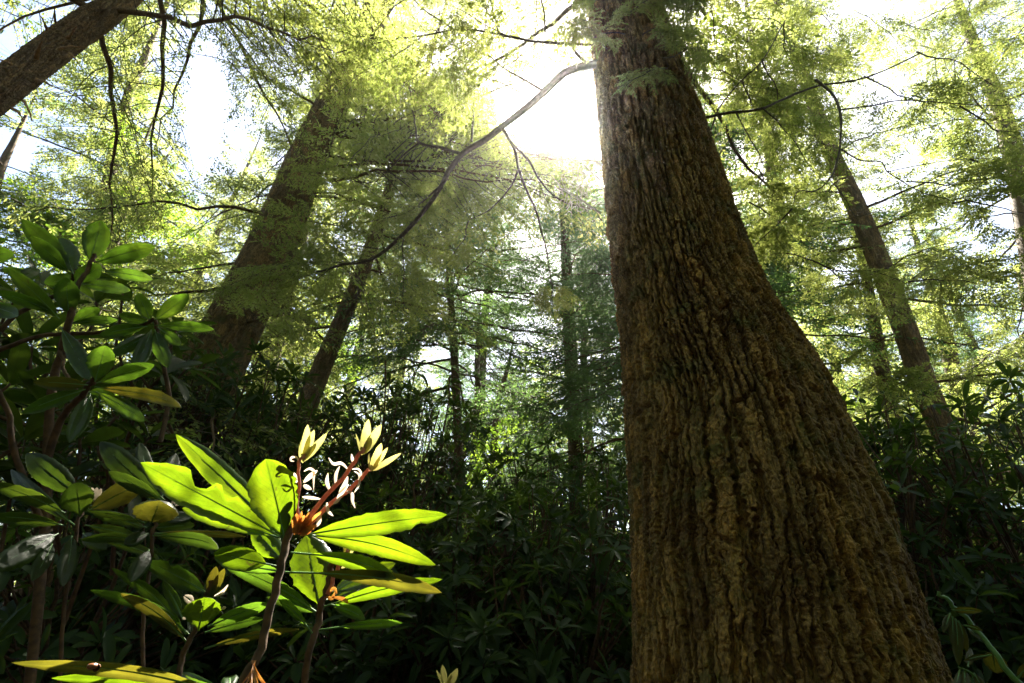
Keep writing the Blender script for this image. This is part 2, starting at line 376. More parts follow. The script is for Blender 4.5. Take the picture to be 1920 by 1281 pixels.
# ------------------------------------------------------------------ hemlock boughs
def make_bough(seed, L=2.5, leaf=0.045, lat_gap=0.10, droop=0.25, wide=0.40, ratio=0.34, tilt=0.45, keep=1.0, tg_gap=0.055):
    """one flat drooping bough along +X: leaf arrays, twig tubes, limb path"""
    r = np.random.default_rng(seed)
    n = 14; t = np.linspace(0, 1, n)
    wob = np.cumsum(r.standard_normal(n)) * 0.012 * L; wz = np.cumsum(r.standard_normal(n)) * 0.008 * L
    P = np.column_stack([t * L, wob, L * (0.10 * t - droop * t ** 2) + wz])
    limb = P; Vt, Qt = [], []; nn = 0
    LB, LD, LN = [], [], []
    nl = int(L / lat_gap)
    for k in range(nl):
        s = 0.10 + 0.90 * (k + r.random() * 0.8) / nl
        s = min(s, 0.995)
        x = s * (n - 1); i = int(min(x, n - 2)); p = P[i] + (P[i + 1] - P[i]) * (x - i); tg = nrm(P[i + 1] - P[i])
        side = 1 if k % 2 else -1
        ll = L * wide * ((1 - s) ** 0.75 * min(1, s / 0.25 + 0.35)) * (0.6 + 0.6 * r.random()) + 0.10
        a = math.radians(40 + 28 * r.random()) * side
        d = np.array([tg[0] * math.cos(a) - tg[1] * math.sin(a), tg[0] * math.sin(a) + tg[1] * math.cos(a), tg[2] * 0.7 + 0.16 * r.standard_normal()])
        d = nrm(d)
        m = 7; q = np.linspace(0, 1, m)[:, None]
        bend = np.array([tg[0], tg[1], 0]) * ll * 0.22 + np.array([0, 0, -1]) * ll * (0.10 + 0.25 * r.random())
        lp = p + d * ll * q + bend * q ** 2 + np.cumsum(r.standard_normal((m, 3)) * 0.012 * ll, axis=0)
        v_, q_ = tube(lp, np.linspace(0.0055, 0.0012, m) * (ll / 0.8) ** 0.5, 3); Vt.append(v_); Qt.append(q_ + nn); nn += len(v_)
        if r.random() > keep: continue
        # twiglets
        ns = max(3, int(ll / tg_gap))
        ss = (np.arange(ns) + r.random(ns)) / ns; ss = np.clip(0.12 + 0.88 * ss, 0, 0.999)
        x = ss * (m - 1); ii = np.minimum(x.astype(int), m - 2); f = (x - ii)[:, None]
        bp = lp[ii] * (1 - f) + lp[ii + 1] * f; tgs = nrm(lp[ii + 1] - lp[ii])
        sd = np.where(np.arange(ns) % 2 == 0, 1, -1); aa = np.radians(38 + 30 * r.random(ns)) * sd
        dx = tgs[:, 0] * np.cos(aa) - tgs[:, 1] * np.sin(aa); dy = tgs[:, 0] * np.sin(aa) + tgs[:, 1] * np.cos(aa)
        dd = nrm(np.column_stack([dx, dy, tgs[:, 2] + 0.22 * r.standard_normal(ns) - 0.1]))
        tl = (0.07 + 0.24 * (1 - ss) * min(1.0, ll)) * (0.5 + r.random(ns))
        for b, dv, l in zip(bp, dd, tl):
            kk = max(2, int(l / (leaf * 0.36)))
            u = (np.arange(kk) + 0.5 * r.random(kk)) / kk
            LB.append(b + dv * l * u[:, None] + np.array([0, 0, -0.25 * l]) * (u ** 2)[:, None])
            sg = np.where(np.arange(kk) % 2 == 0, 1, -1) * np.radians(35 + 25 * r.random(kk))
            LD.append(nrm(np.column_stack([dv[0] * np.cos(sg) - dv[1] * np.sin(sg), dv[0] * np.sin(sg) + dv[1] * np.cos(sg), dv[2] - 0.15 + 0.3 * r.standard_normal(kk)])))
    B = np.concatenate(LB); D = np.concatenate(LD); k = len(B)
    N = np.column_stack([tilt * r.standard_normal(k), tilt * r.standard_normal(k), np.ones(k)])
    N = nrm(N - (N * D).sum(1, keepdims=True) * D)
    Ls = leaf * (0.7 + 0.7 * r.random(k)); Ws = Ls * ratio * (0.8 + 0.5 * r.random(k))
    return dict(B=B, D=D, N=N, L=Ls, W=Ws, tw=(np.concatenate(Vt), np.concatenate(Qt)), limb=limb, len=L)

def leaf_quads(B, D, N, L, W):
    S = np.cross(D, N); L = L[:, None]; W = W[:, None]
    V = np.stack([B, B + D * L * 0.5 + S * W * 0.5 + N * W * 0.15, B + D * L, B + D * L * 0.5 - S * W * 0.5 + N * W * 0.15], 1)
    Q = np.arange(len(B) * 4, dtype=np.int32).reshape(-1, 4)
    return V.reshape(-1, 3), Q

def rot(az, pitch, roll):
    cz, sz = math.cos(az), math.sin(az); cp, sp = math.cos(pitch), math.sin(pitch); cr, sr = math.cos(roll), math.sin(roll)
    Rz = np.array([[cz, -sz, 0], [sz, cz, 0], [0, 0, 1]]); Ry = np.array([[cp, 0, -sp], [0, 1, 0], [sp, 0, cp]]); Rx = np.array([[1, 0, 0], [0, cr, -sr], [0, sr, cr]])
    return Rz @ Ry @ Rx

# open sky between the crowns: (px, py, rx, ry)
GAPS = [(385, 195, 42, 120), (1030, 205, 100, 80), (15, 290, 55, 45), (1895, 400, 45, 35), (815, 690, 35, 45), (465, 275, 32, 30)]
HERO = at(555, 985, 0.85)
def in_gap(px, py, grow=1.0):
    o = np.zeros(np.shape(px), bool)
    for (a, b, c, d) in GAPS: o |= ((px - a) / (c * grow)) ** 2 + ((py - b) / (d * grow)) ** 2 < 1
    return o
SHAFTS = [(at(430, 850, 0.9), 0.12, 0.8), (at(300, 890, 0.88), 0.09, 0.8), (at(380, 860, 0.9), 0.14, 0.8), (at(540, 930, 0.85), 0.19, 0.8), (at(700, 1000, 0.85), 0.10, 0.8), (at(430, 910, 0.87), 0.13, 0.8), (at(330, 860, 0.9), 0.10, 0.8), (at(600, 1080, 0.9), 0.12, 0.8), (at(900, 930, 9.5), 1.3, 2.5), (at(1120, 880, 10.5), 1.2, 2.5), (at(700, 900, 10.0), 1.0, 2.5), (at(1800, 800, 10), 1.2, 2.5)]
def open_to_sun(B, n=99):
    """True where a leaf would not stand in the shafts of sun that reach the young plant"""
    ok = np.ones(len(B), bool)
    for p, rad, t0 in SHAFTS[:n]:
        q = B - p; t = q @ SUN; d = np.linalg.norm(q - t[:, None] * SUN, axis=1)
        ok &= ~((d < rad) & (t > t0))
    return ok

class Crown:
    def __init__(s): s.leaf = MB(); s.wood = MB()
    def bough(s, bo, org, R, sc, leafmul=1.0, rbase=0.03, sides=5, drop=0.0, rng=None, wood=True, prune=True):
        org = np.asarray(org)
        B = bo['B'] @ R.T * sc + org
        D = bo['D'] @ R.T; N = bo['N'] @ R.T
        ok = np.ones(len(B), bool)
        if prune and wood and not open_to_sun(spline(bo['limb'], 60) @ R.T * sc + org, 7).all() : return
        if prune:
            ok = open_to_sun(B)
            px, py, z = project(B); ok &= ~(in_gap(px, py, 1.0 + 0.25 * np.sin(B[:, 0] * 9) * np.sin(B[:, 2] * 7 + B[:, 1] * 5)) & (z > 0))
        if drop: ok &= (rng.random(len(B)) > drop)
        L = bo['L'] * sc * leafmul
        V, Q = leaf_quads(B[ok], D[ok], N[ok], L[ok], (bo['W'] * sc * leafmul)[ok]); s.leaf.add(V, Q)
        if wood:
            V, Q = bo['tw']; V = V @ R.T * sc + org
            if prune:
                px, py, z = project(V); bad = in_gap(px, py) & (z > 0); Q = Q[~bad[Q].any(1)]
            s.leaf.add(V, Q, 1)
            lp = bo['limb'] @ R.T * sc + org
            V, Q = tube(lp, rbase * np.linspace(1, 0.12, len(lp)), sides); s.wood.add(V, Q)

BOUGH = {
    'near': [make_bough(10 + i, 2.2, 0.032, 0.075, 0.22, 0.42, 0.36, 0.5, 0.7, 0.045) for i in range(5)],
    'mid': [make_bough(30 + i, 2.6, 0.054, 0.080, 0.26, 0.46, 0.38, 0.6, 0.56, 0.040) for i in range(6)],
    'far': [make_bough(60 + i, 3.0, 0.072, 0.095, 0.28, 0.46, 0.42, 0.7, 0.62, 0.055) for i in range(5)],
    'broad': [make_bough(90 + i, 2.2, 0.080, 0.10, 0.05, 0.5, 0.62, 0.9, 0.8, 0.05) for i in range(4)],
}

def crown_on(P, R, z0, z1, n, Lmax, kind, seed, leafmul=1.0, pitch=(0.25, -0.25), drop=0.0, shape=0.7, az_bias=None, gapskip=True, rb=0.032, lmin=0.25):
    """limbs in whorls up a trunk"""
    r = np.random.default_rng(seed); cr = Crown()
    zz = z0 + (z1 - z0) * (np.arange(n) + r.random(n) * 0.9) / n
    az = np.arange(n) * 2.399963 + r.random() * 6 + r.standard_normal(n) * 0.4
    if az_bias is not None: az = az_bias[0] + (r.random(n) - 0.5) * 2 * az_bias[1]
    for z, a in zip(zz, az):
        t = (z - z0) / (z1 - z0)
        org = np.array([np.interp(z, P[:, 2], P[:, k]) for k in range(3)]); org[2] = z
        tc = CAM - org; tc = tc / np.linalg.norm(tc[:2])
        if gapskip and math.cos(a) * tc[0] + math.sin(a) * tc[1] > 0.72 and r.random() < 0.62: continue
        L = Lmax * max(lmin, (1 - t) ** shape) * (0.65 + 0.5 * r.random())
        bo = BOUGH[kind][r.integers(len(BOUGH[kind]))]; sc = L / bo['len']
        pt = pitch[1] + (pitch[0] - pitch[1]) * t + 0.12 * r.standard_normal()
        Rr = rot(a, pt, 0.25 * r.standard_normal())
        if gapskip:
            q = np.array([[0.5, 0, 0], [0.75, 0, -0.08], [1, 0, -0.15]]) * L @ Rr.T + org
            px, py, dz = project(q)
            if (in_gap(px, py, 1.05) & (dz > 0)).any(): continue
        cr.bough(bo, org, Rr, sc, leafmul / sc ** 0.6 if sc > 1 else leafmul, rbase=rb * L / Lmax, drop=drop, rng=r)
    return cr

def finish_tree(name, label, P, R, cr, bark, needle, group=None, bark_res=None, seed=0, cat='tree', extra=None):
    base = P[0].copy(); root = thing(name, label, cat, base, group)
    tm = MB()
    if bark_res:
        nu, nv, cells, ch, dp = bark_res; V, Q, uv = trunk_mesh(P, R, nu, nv, cells, ch, dp, seed); tm.add(V, Q, 0, uv)
    else:
        PR = spline(np.column_stack([P, R]), 60); V, Q = tube(PR[:, :3], PR[:, 3], 14, 0.02, seed); tm.add(V, Q)
    if cr is not None and cr.wood.n:
        tm.add(np.concatenate(cr.wood.V), np.concatenate(cr.wood.Q))
    tm.build('trunk', bark, root, base)
    if cr is not None and cr.leaf.n: cr.leaf.build('crown', [needle, M['twig']], root, base, smooth=False)
    return root

def px_limb(pts, w0, w1, n=40, seed=0):
    """a limb through photo points (px,py,Y); widths in pixels of the photo at each end"""
    C = np.array([at(*p) for p in pts]); S = spline(C, n); r = np.random.default_rng(seed)
    S = S + np.cumsum(r.standard_normal((n, 3)) * 0.0028, axis=0) * np.linspace(0, 1, n)[:, None]
    ww = np.linspace(w0, w1, n); R = np.array([w / 2 / F * depth_of(c) for w, c in zip(ww, S)])
    return S, R

# ------------------------------------------------------------------ the great trunk
BIG = [(1455.6, 1281, 529.8, 2.22), (1411.4, 1000, 455.7, 2.26), (1357.0, 760, 360.8, 2.3), (1310.9, 620, 285.5, 2.33), (1269.9, 470, 237.9, 2.37), (1231.7, 300, 197.5, 2.42), (1197.4, 140, 159.9, 2.5), (1164.3, 0, 124.6, 2.58), (1152, -90, 110, 2.65)]
def big_tree():
    P, R = trunk_path(BIG, 2.3, 24.0, 1.22)
    base = P[0].copy()
    root = thing('hemlock_tree', 'massive old tree trunk with deeply furrowed brown bark rising close by', 'tree', base)
    # visible lower bole finely modelled, the part above the picture coarser
    k = len(BIG) + 2
    mb = MB(); V, Q, uv = trunk_mesh(P[:k], R[:k], 1100, 1700, 41, 0.18, 0.046, 5, [(math.radians(250), 0.5, 0.10, 0.7), (math.radians(330), 0.45, 0.12, 0.6), (math.radians(190), 0.4, 0.09, 0.7)])
    mb.add(V, Q, 0, uv)
    PR = spline(np.column_stack([P[k - 2:], R[k - 2:] - 0.02]), 40)
    V, Q = tube(PR[4:, :3], PR[4:, 3], 40, 0.02); mb.add(V, Q)
    mb.build('trunk', M['bark_big'], root, base, smooth=False)
    # the limb that leaves the trunk beside the sun and sweeps down to the left
    lim = MB()
    main = [(1135, 118, 2.52), (1108, 122, 2.5), (1060, 136, 2.55), (1015, 178, 2.65), (985, 203, 2.7), (940, 238, 2.8), (905, 265, 2.9), (868, 287, 3.0), (842, 318, 3.1), (825, 348, 3.2), (795, 392, 3.3), (755, 435, 3.4), (715, 470, 3.5), (680, 486, 3.55), (640, 492, 3.6), (590, 505, 3.7)]
    subs = [
        (main, 21, 5),
        ([(940, 238, 2.8), (955, 262, 2.8), (966, 285, 2.82), (972, 318, 2.85), (985, 352, 2.9), (1005, 392, 2.95), (1014, 425, 3.0), (1026, 470, 3.05), (1034, 530, 3.1)], 9, 2.5),
        ([(962, 272, 2.8), (990, 300, 2.8), (1012, 338, 2.8), (1035, 365, 2.8), (1070, 385, 2.8), (1110, 393, 2.8)], 6, 2),
        ([(972, 318, 2.85), (955, 355, 2.9), (920, 392, 3.0), (880, 415, 3.05)], 5, 2),
        ([(862, 288, 3.0), (830, 278, 3.05), (786, 267, 3.1), (779, 240, 3.1), (775, 205, 3.1)], 8, 3),
        ([(786, 267, 3.1), (760, 288, 3.15), (738, 310, 3.2), (700, 345, 3.3)], 5, 2),
        ([(884, 265, 2.95), (887, 225, 2.95), (890, 190, 2.95), (920, 172, 2.95), (960, 157, 2.95), (1000, 144, 2.9)], 6, 2.5),
        ([(1020, 172, 2.62), (985, 150, 2.65), (950, 130, 2.7), (915, 100, 2.75)], 7, 2.5),
        ([(992, 182, 2.68), (955, 163, 2.75), (930, 152, 2.8), (892, 143, 2.85)], 4, 2),
        ([(822, 352, 3.2), (770, 395, 3.3), (720, 410, 3.35), (660, 420, 3.4)], 5, 1.5),
        ([(1108, 122, 2.5), (1085, 105, 2.42), (1075, 85, 2.4), (1078, 55, 2.4)], 9, 3),
    ]
    for i, (pts, a, b) in enumerate(subs):
        S, R_ = px_limb(pts, a, b, 60 if i == 0 else 24, 40 + i); V, Q = tube(S, R_ * 0.8, 8, 0.06, i); lim.add(V, Q)
    # sprays of needles along its lower half
    cr = Crown(); r = np.random.default_rng(3)
    for (px, py, Y, az, L) in [(840, 320, 3.1, 2.4, 0.7), (800, 385, 3.3, 3.4, 0.9), (760, 432, 3.4, 1.6, 1.0), (715, 468, 3.5, 3.6, 1.0), (680, 486, 3.55, 2.6, 1.1), (640, 492, 3.6, 3.2, 1.2), (700, 345, 3.3, 3.3, 0.8), (880, 415, 3.05, 2.0, 0.8), (660, 420, 3.4, 3.1, 0.9), (590, 505, 3.7, 3.1, 1.1), (1034, 530, 3.1, 1.4, 0.6), (915, 100, 2.75, 2.4, 0.6)]:
        bo = BOUGH['near'][r.integers(5)]; cr.bough(bo, at(px, py, Y), rot(az, -0.15 + 0.2 * r.standard_normal(), 0.4 * r.standard_normal()), L / 2.2, 1.0 / (L / 2.2) ** 0.55, 0.006, 4)
    lo = lim.build('limb', M['twig'], root, base)
    cr.leaf.add(np.concatenate(cr.wood.V), np.concatenate(cr.wood.Q), 1)
    cr.leaf.build('spray', [M['needle'], M['twig']], lo, base, smooth=False)
    # bare dead twigs in a pale tangle beside the bole
    dead = MB(); r = np.random.default_rng(8); near_top = True
    for (cx, cy_, n, s) in [(1075, 98, 46, 46), (1095, 335, 60, 55), (1080, 375, 40, 50)]:
        if cy_ > 200 and near_top: dead.build('twig_tangle', M['dry'], root, base); dead = MB(); near_top = False
        for i in range(n):
            a = at(cx + r.uniform(-s * .5, s * .6), cy_ + r.uniform(-s * .5, s * .5), 2.5 + r.uniform(-.12, .12))
            d = nrm(r.standard_normal(3) * np.array([1, .6, .8]) + np.array([-0.4, 0, 0.3])) * r.uniform(.04, .16)
            q = np.linspace(0, 1, 6)[:, None]; S = a + d * q + np.cumsum(r.standard_normal((6, 3)) * .006, axis=0)
            V, Q = tube(S, np.linspace(.0028, .001, 6), 4); dead.add(V, Q)
    for pts in [[(1128, 340, 2.46), (1105, 318, 2.45), (1085, 295, 2.45)], [(1125, 400, 2.45), (1085, 372, 2.42), (1050, 352, 2.4)], [(1130, 310, 2.46), (1105, 300, 2.45), (1080, 308, 2.42)]]:
        S, R_ = px_limb(pts, 4, 2, 12); V, Q = tube(S, R_, 5); dead.add(V, Q)
    dead.build('twig_tangle', M['dry'], root, base)
    # upper limbs to left and right
    ups = [MB() for _ in range(5)]
    for i, (pts, a, b) in enumerate([
        ([(1120, 84, 2.5), (1060, 82, 2.35), (1010, 79, 2.3), (960, 70, 2.3), (900, 58, 2.35), (850, 55, 2.4), (790, 64, 2.5), (715, 75, 2.6), (650, 98, 2.7)], 12, 4),
        ([(850, 55, 2.4), (820, 35, 2.4), (790, 14, 2.4), (770, -8, 2.4)], 6, 4), ([(935, 66, 2.3), (928, 30, 2.3), (920, -5, 2.3)], 6, 4), ([(1022, 60, 2.3), (1020, 20, 2.3), (1010, -10, 2.3)], 8, 6),
        ([(1290, 226, 2.5), (1322, 221, 2.4), (1360, 212, 2.3), (1425, 203, 2.2), (1470, 182, 2.2), (1530, 158, 2.2), (1620, 142, 2.2), (1720, 95, 2.2)], 13, 5),
        ([(1530, 150, 2.2), (1562, 178, 2.15), (1577, 215, 2.1), (1577, 262, 2.1), (1573, 300, 2.1), (1556, 338, 2.1), (1530, 360, 2.1), (1495, 362, 2.1), (1483, 390, 2.1)], 11, 3),
        ([(1577, 280, 2.1), (1612, 300, 2.1), (1652, 304, 2.1), (1668, 322, 2.1), (1720, 355, 2.1), (1790, 378, 2.1)], 6, 2.5), ([(1665, 322, 2.1), (1735, 308, 2.1), (1820, 298, 2.1), (1900, 300, 2.1)], 4, 2),
        ([(1577, 206, 2.1), (1640, 198, 2.1), (1700, 190, 2.1), (1800, 198, 2.1), (1900, 200, 2.1)], 6, 2.5), ([(1556, 338, 2.1), (1585, 370, 2.1), (1622, 420, 2.1)], 4, 2),
        ([(1380, 212, 2.3), (1400, 250, 2.3), (1420, 290, 2.3), (1424, 330, 2.3), (1402, 380, 2.3)], 5, 2), ([(1395, 480, 2.5), (1440, 476, 2.5), (1485, 476, 2.5), (1530, 490, 2.45), (1580, 508, 2.45), (1640, 508, 2.5), (1700, 530, 2.5)], 6, 2.5),
        ([(1300, 270, 2.5), (1330, 250, 2.5), (1350, 200, 2.4), (1390, 150, 2.3), (1430, 110, 2.2), (1470, 40, 2.2)], 7, 4), ([(1520, 700, 2.4), (1560, 695, 2.4), (1610, 695, 2.4), (1650, 680, 2.4)], 4, 1.5)]):
        S, R_ = px_limb(pts, a, b, 30, 80 + i); V, Q = tube(S, R_ * 0.52, 7, 0.07, i); ups[0 if i < 4 else 1 if i < 11 else i - 9].add(V, Q)
    los = [u.build('limb', M['twig'], root, base) for u in ups]; lo = los[0]
    cr = Crown()
    for (px, py, Y, az, L) in [(1010, 79, 2.3, 2.6, 1.0), (900, 58, 2.35, 2.7, 1.0), (790, 64, 2.5, 2.6, 1.1), (715, 75, 2.6, 3.0, 1.2), (650, 98, 2.7, 3.3, 1.0), (770, -8, 2.4, 2.4, 1.2), (920, -5, 2.3, 2.0, 1.0), (1010, -10, 2.3, 1.8, 0.9), (970, 70, 2.3, 3.6, 0.8),
                           (1425, 203, 2.2, 0.5, 0.9), (1620, 142, 2.2, 0.2, 1.1), (1720, 95, 2.2, 0.3, 1.2), (1483, 390, 2.1, 2.0, 0.5), (1700, 340, 2.1, -0.1, 0.8), (1790, 378, 2.1, 0, 0.8), (1820, 298, 2.1, 0.1, 0.8), (1800, 198, 2.1, 0.2, 1.0), (1402, 380, 2.3, 0.4, 0.6), (1424, 320, 2.3, 0.8, 0.6), (1530, 490, 2.45, 0.4, 0.8), (1640, 508, 2.5, 0.2, 0.9), (1700, 530, 2.5, 0, 0.9), (1470, 40, 2.2, 0.9, 1.1), (1430, 110, 2.2, 1.0, 0.9), (1390, 150, 2.3, 0.7, 0.8), (1640, 690, 2.4, 0.5, 0.5), (1350, 60, 2.6, 0.6, 1.0), (1400, 30, 2.8, 0.3, 1.1), (1380, 100, 2.7, 0.9, 1.0), (1340, 130, 2.8, 0.2, 0.9), (1480, 90, 2.9, 0.4, 1.2), (1500, 10, 3.0, 0.5, 1.3), (1330, 10, 2.4, 1.2, 0.9), (1430, 150, 3.0, 0.3, 1.0), (1600, 20, 3.2, 0.3, 1.3), (1690, 40, 3.2, 0.0, 1.3)]:
        bo = BOUGH['near'][r.integers(5)]; cr.bough(bo, at(px, py, Y), rot(az, -0.12 + 0.22 * r.standard_normal(), 0.4 * r.standard_normal()), L / 2.2, 1.0 / (L / 2.2) ** 0.55, 0.006, 4)
    # sprays that hang in front of the upper bole
    for i in range(30):
        px = r.uniform(1100, 1310); py = r.uniform(-130, 135) - max(0, 1200 - px) * 0.5; Y = r.uniform(1.75, 2.05)
        bo = BOUGH['near'][i % 5]; L = r.uniform(.5, .8); cr.bough(bo, at(px, py, Y), rot(r.uniform(-2.6, -0.5), -0.7 + 0.3 * r.standard_normal(), 0.5 * r.standard_normal()), L / 2.2, 1.0 / (L / 2.2) ** 0.5, 0.005, 4)
    cr.leaf.add(np.concatenate(cr.wood.V), np.concatenate(cr.wood.Q), 1)
    cr.leaf.build('spray', [M['needle'], M['twig']], lo, base, smooth=False)
    # the crown overhead
    cr = crown_on(P, R, 6.6, 23.5, 64, 3.8, 'mid', 21, 1.0, (0.3, -0.15), rb=0.05)
    cr.leaf.add(np.concatenate(cr.wood.V), np.concatenate(cr.wood.Q), 1)
    cr.leaf.build('crown', [M['needle'], M['twig']], root, base, smooth=False)
big_tree()

# ------------------------------------------------------------------ the other trunks
def tree_from_photo(name, label, pts, Y, H, bark, needle, kind='mid', z0=2.5, n=60, Lmax=2.6, seed=0, bark_res=None, leafmul=1.0, pitch=(0.3, -0.3), drop=0.0, shape=0.6, group=None, foot=1.25, gapskip=True, lmin=0.25, shade_limbs=()):
    P, R = trunk_path(pts, Y, H, foot); cr = crown_on(P, R, z0, P[-1][2] - 0.2, int(n * 1.05), Lmax, kind, seed, leafmul, pitch, drop, shape, None, gapskip, 0.032, lmin)
    r = np.random.default_rng(seed + 5)
    for (px, py, Yb, Yq) in shade_limbs:                       # limbs added on the line to the sun to shade the left bushes
        q = at(px, py, Yb); q = q + SUN * (Yq - q[1]) / SUN[1]
        org = np.array([np.interp(q[2] + .2, P[:, 2], P[:, k]) for k in range(3)]); dv = q - org; h = np.linalg.norm(dv[:2]); L = h * 1.3
        if L < .5 or L > 5.5: continue
        cr.bough(BOUGH[kind][r.integers(len(BOUGH[kind]))], org, rot(math.atan2(dv[1], dv[0]), 0.02, 0.2 * r.standard_normal()), L / BOUGH[kind][0]['len'], leafmul / max(1, L / BOUGH[kind][0]['len']) ** .6, 0.03)
    return finish_tree(name, label, P, R, cr, bark, needle, group, bark_res, seed)

tree_from_photo('hemlock_tree', 'tall furrowed trunk leaning right behind the leafy bushes on the left', [(322, 835, 122), (401, 683, 108), (455, 575, 97), (508, 467, 86), (548, 370, 74), (583, 280, 64), (640, 160, 54), (707, 20, 46)], 5.6, 22, M['bark'], M['needle'], 'mid', 2.4, 64, 3.0, 101, (220, 900, 26, 0.13, 0.022), shade_limbs=[(100, 900, 1.1, 4.8), (150, 480, 1.3, 5.4), (250, 900, 1.05, 5.0), (110, 560, 1.3, 5.8), (170, 760, 1.2, 5.2), (320, 1100, .95, 5.6)])
tree_from_photo('hemlock_tree', 'slender leaning trunk just right of the tall furrowed left one', [(572, 770, 40), (612, 670, 35), (650, 580, 30), (690, 480, 26), (722, 385, 22)], 7.6, 19, M['bark'], M['needle'], 'mid', 4.6, 74, 3.4, 102, (90, 300, 16, 0.15, 0.014), shade_limbs=[(120, 920, 1.1, 6.5), (60, 980, 1.1, 7.4), (230, 900, 1.05, 6.8), (280, 985, 1.02, 7.6), (180, 700, 1.2, 6.6), (110, 590, 1.3, 7.2), (150, 500, 1.3, 8.0), (330, 1130, .95, 7.0), (40, 830, 1.3, 7.8), (280, 600, 1.4, 7.0), (200, 800, 1.3, 8.4), (240, 470, 1.3, 7.5)])
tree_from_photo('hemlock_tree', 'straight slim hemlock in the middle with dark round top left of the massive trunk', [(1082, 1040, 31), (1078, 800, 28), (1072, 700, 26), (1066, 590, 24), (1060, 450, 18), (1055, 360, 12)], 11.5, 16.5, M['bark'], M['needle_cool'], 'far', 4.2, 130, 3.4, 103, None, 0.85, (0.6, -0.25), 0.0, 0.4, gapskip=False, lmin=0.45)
STUB_TREE = tree_from_photo('hemlock_tree', 'scaly reddish trunk with broken branch stubs in the top corner', [(-120, 262, 62), (0, 170, 58), (100, 92, 54), (165, 45, 50), (250, -20, 42)], 2.6, 16, M['bark_red'], M['needle'], 'near', 5.6, 90, 3.4, 104, (260, 1100, 24, 0.06, 0.016))
def stubs(root, base):
    """splintered ends of snapped branches"""
    r = np.random.default_rng(12)
    for (x0, y0, x1, y1, w) in [(68, 110, 74, 72, 11), (128, 72, 142, 50, 9), (70, 150, 98, 161, 10), (45, 190, 64, 228, 9), (26, 205, 45, 225, 10), (110, 92, 150, 90, 8), (88, 55, 76, 32, 8), (104, 42, 98, 12, 7), (130, 100, 152, 122, 7), (20, 120, 0, 112, 8)]:
        S, R_ = px_limb([(x0, y0, 2.35), ((x0 + x1) / 2, (y0 + y1) / 2 - 2, 2.28), (x1, y1, 2.22)], w, w * .25, 10, int(x0)); R_ = R_ * (1 + .25 * r.standard_normal(10)) * .7; R_[-1] *= .15
        V, Q = tube(S, np.abs(R_), 7, .12, int(x0)); mb = MB(); mb.add(V, Q); mb.build('broken_stub', M['stub'], root, base)
_t = tree_from_photo('hemlock_tree', 'grey forked trunk leaning left behind the massive trunk on its right side', [(1790, 850, 47), (1740, 740, 42), (1690, 600, 38), (1640, 470, 35), (1602, 380, 32), (1560, 290, 27), (1530, 205, 23)], 7.0, 21, M['bark'], M['needle'], 'mid', 2.6, 62, 3.0, 105, (160, 600, 20, 0.12, 0.014))
tree_from_photo('hemlock_tree', 'thin brown trunk beside the grey forked one, nearer the massive trunk', [(1690, 880, 33), (1676, 800, 30), (1655, 700, 26), (1638, 600, 20), (1620, 500, 16)], 9.0, 14, M['bark'], M['needle'], 'mid', 2.8, 50, 2.4, 106, None)
tree_from_photo('hemlock_tree', 'farther trunk with bare side branches at the right edge of the wood', [(1822, 850, 34), (1805, 767, 29), (1788, 700, 26), (1770, 620, 22)], 11.5, 15, M['bark'], M['needle_cool'], 'far', 2.6, 54, 3.0, 107, None, 0.8)
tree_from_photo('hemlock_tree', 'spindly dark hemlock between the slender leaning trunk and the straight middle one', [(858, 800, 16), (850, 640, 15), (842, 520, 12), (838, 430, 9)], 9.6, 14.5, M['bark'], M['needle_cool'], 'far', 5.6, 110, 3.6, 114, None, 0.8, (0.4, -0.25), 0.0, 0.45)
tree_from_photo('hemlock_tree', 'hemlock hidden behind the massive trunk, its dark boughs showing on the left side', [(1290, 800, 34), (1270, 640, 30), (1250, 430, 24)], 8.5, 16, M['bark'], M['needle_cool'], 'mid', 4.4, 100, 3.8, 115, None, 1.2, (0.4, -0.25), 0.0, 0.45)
tree_from_photo('hemlock_tree', 'sunlit hemlock whose boughs fill the space right of the upper massive trunk', [(1480, 700, 34), (1462, 500, 30), (1450, 330, 24)], 9.5, 27, M['bark'], M['needle'], 'mid', 4.4, 80, 3.8, 116, None, 1.2, (0.4, -0.25), 0.0, 0.3)
tree_from_photo('hemlock_tree', 'tall hemlock in the upper right corner with yellow green boughs', [(1985, 700, 44), (1940, 500, 38), (1890, 250, 30)], 7.5, 25, M['bark'], M['needle'], 'mid', 4.4, 80, 3.6, 117, None, 1.1, (0.4, -0.25), 0.0, 0.45)
tree_from_photo('hemlock_tree', 'tall hemlock behind the broken stub trunk, its boughs hanging over the left bush', [(150, 700, 30), (190, 420, 24), (235, 200, 18)], 9.0, 21, M['bark'], M['needle'], 'mid', 6.0, 80, 3.6, 118, None, 1.2, (0.4, -0.3), 0.0, 0.45)
tree_from_photo('hemlock_tree', 'tall hemlock with boughs showing between the two leaning trunks on the left', [(500, 700, 34), (570, 420, 26), (625, 200, 20)], 10.5, 23, M['bark'], M['needle'], 'mid', 5.0, 80, 3.6, 119, None, 1.2, (0.4, -0.3), 0.0, 0.45)
tree_from_photo('maple_sapling', 'pale crooked sapling with fresh green leaves seen through the bushes', [(862, 850, 20), (880, 790, 17), (900, 755, 13), (894, 700, 10), (896, 640, 8)], 11.0, 9, M['bark_grey'], M['broad'], 'broad', 3.4, 18, 1.8, 108, None, 1.0, (0.6, 0.3))
tree_from_photo('maple_sapling', 'straight grey sapling with leafy forked top in the middle gap', [(926, 850, 14), (931, 780, 12), (937, 740, 10), (952, 690, 7)], 12.5, 9, M['bark_grey'], M['broad'], 'broad', 4.0, 18, 1.8, 109, None, 1.0, (0.6, 0.3))
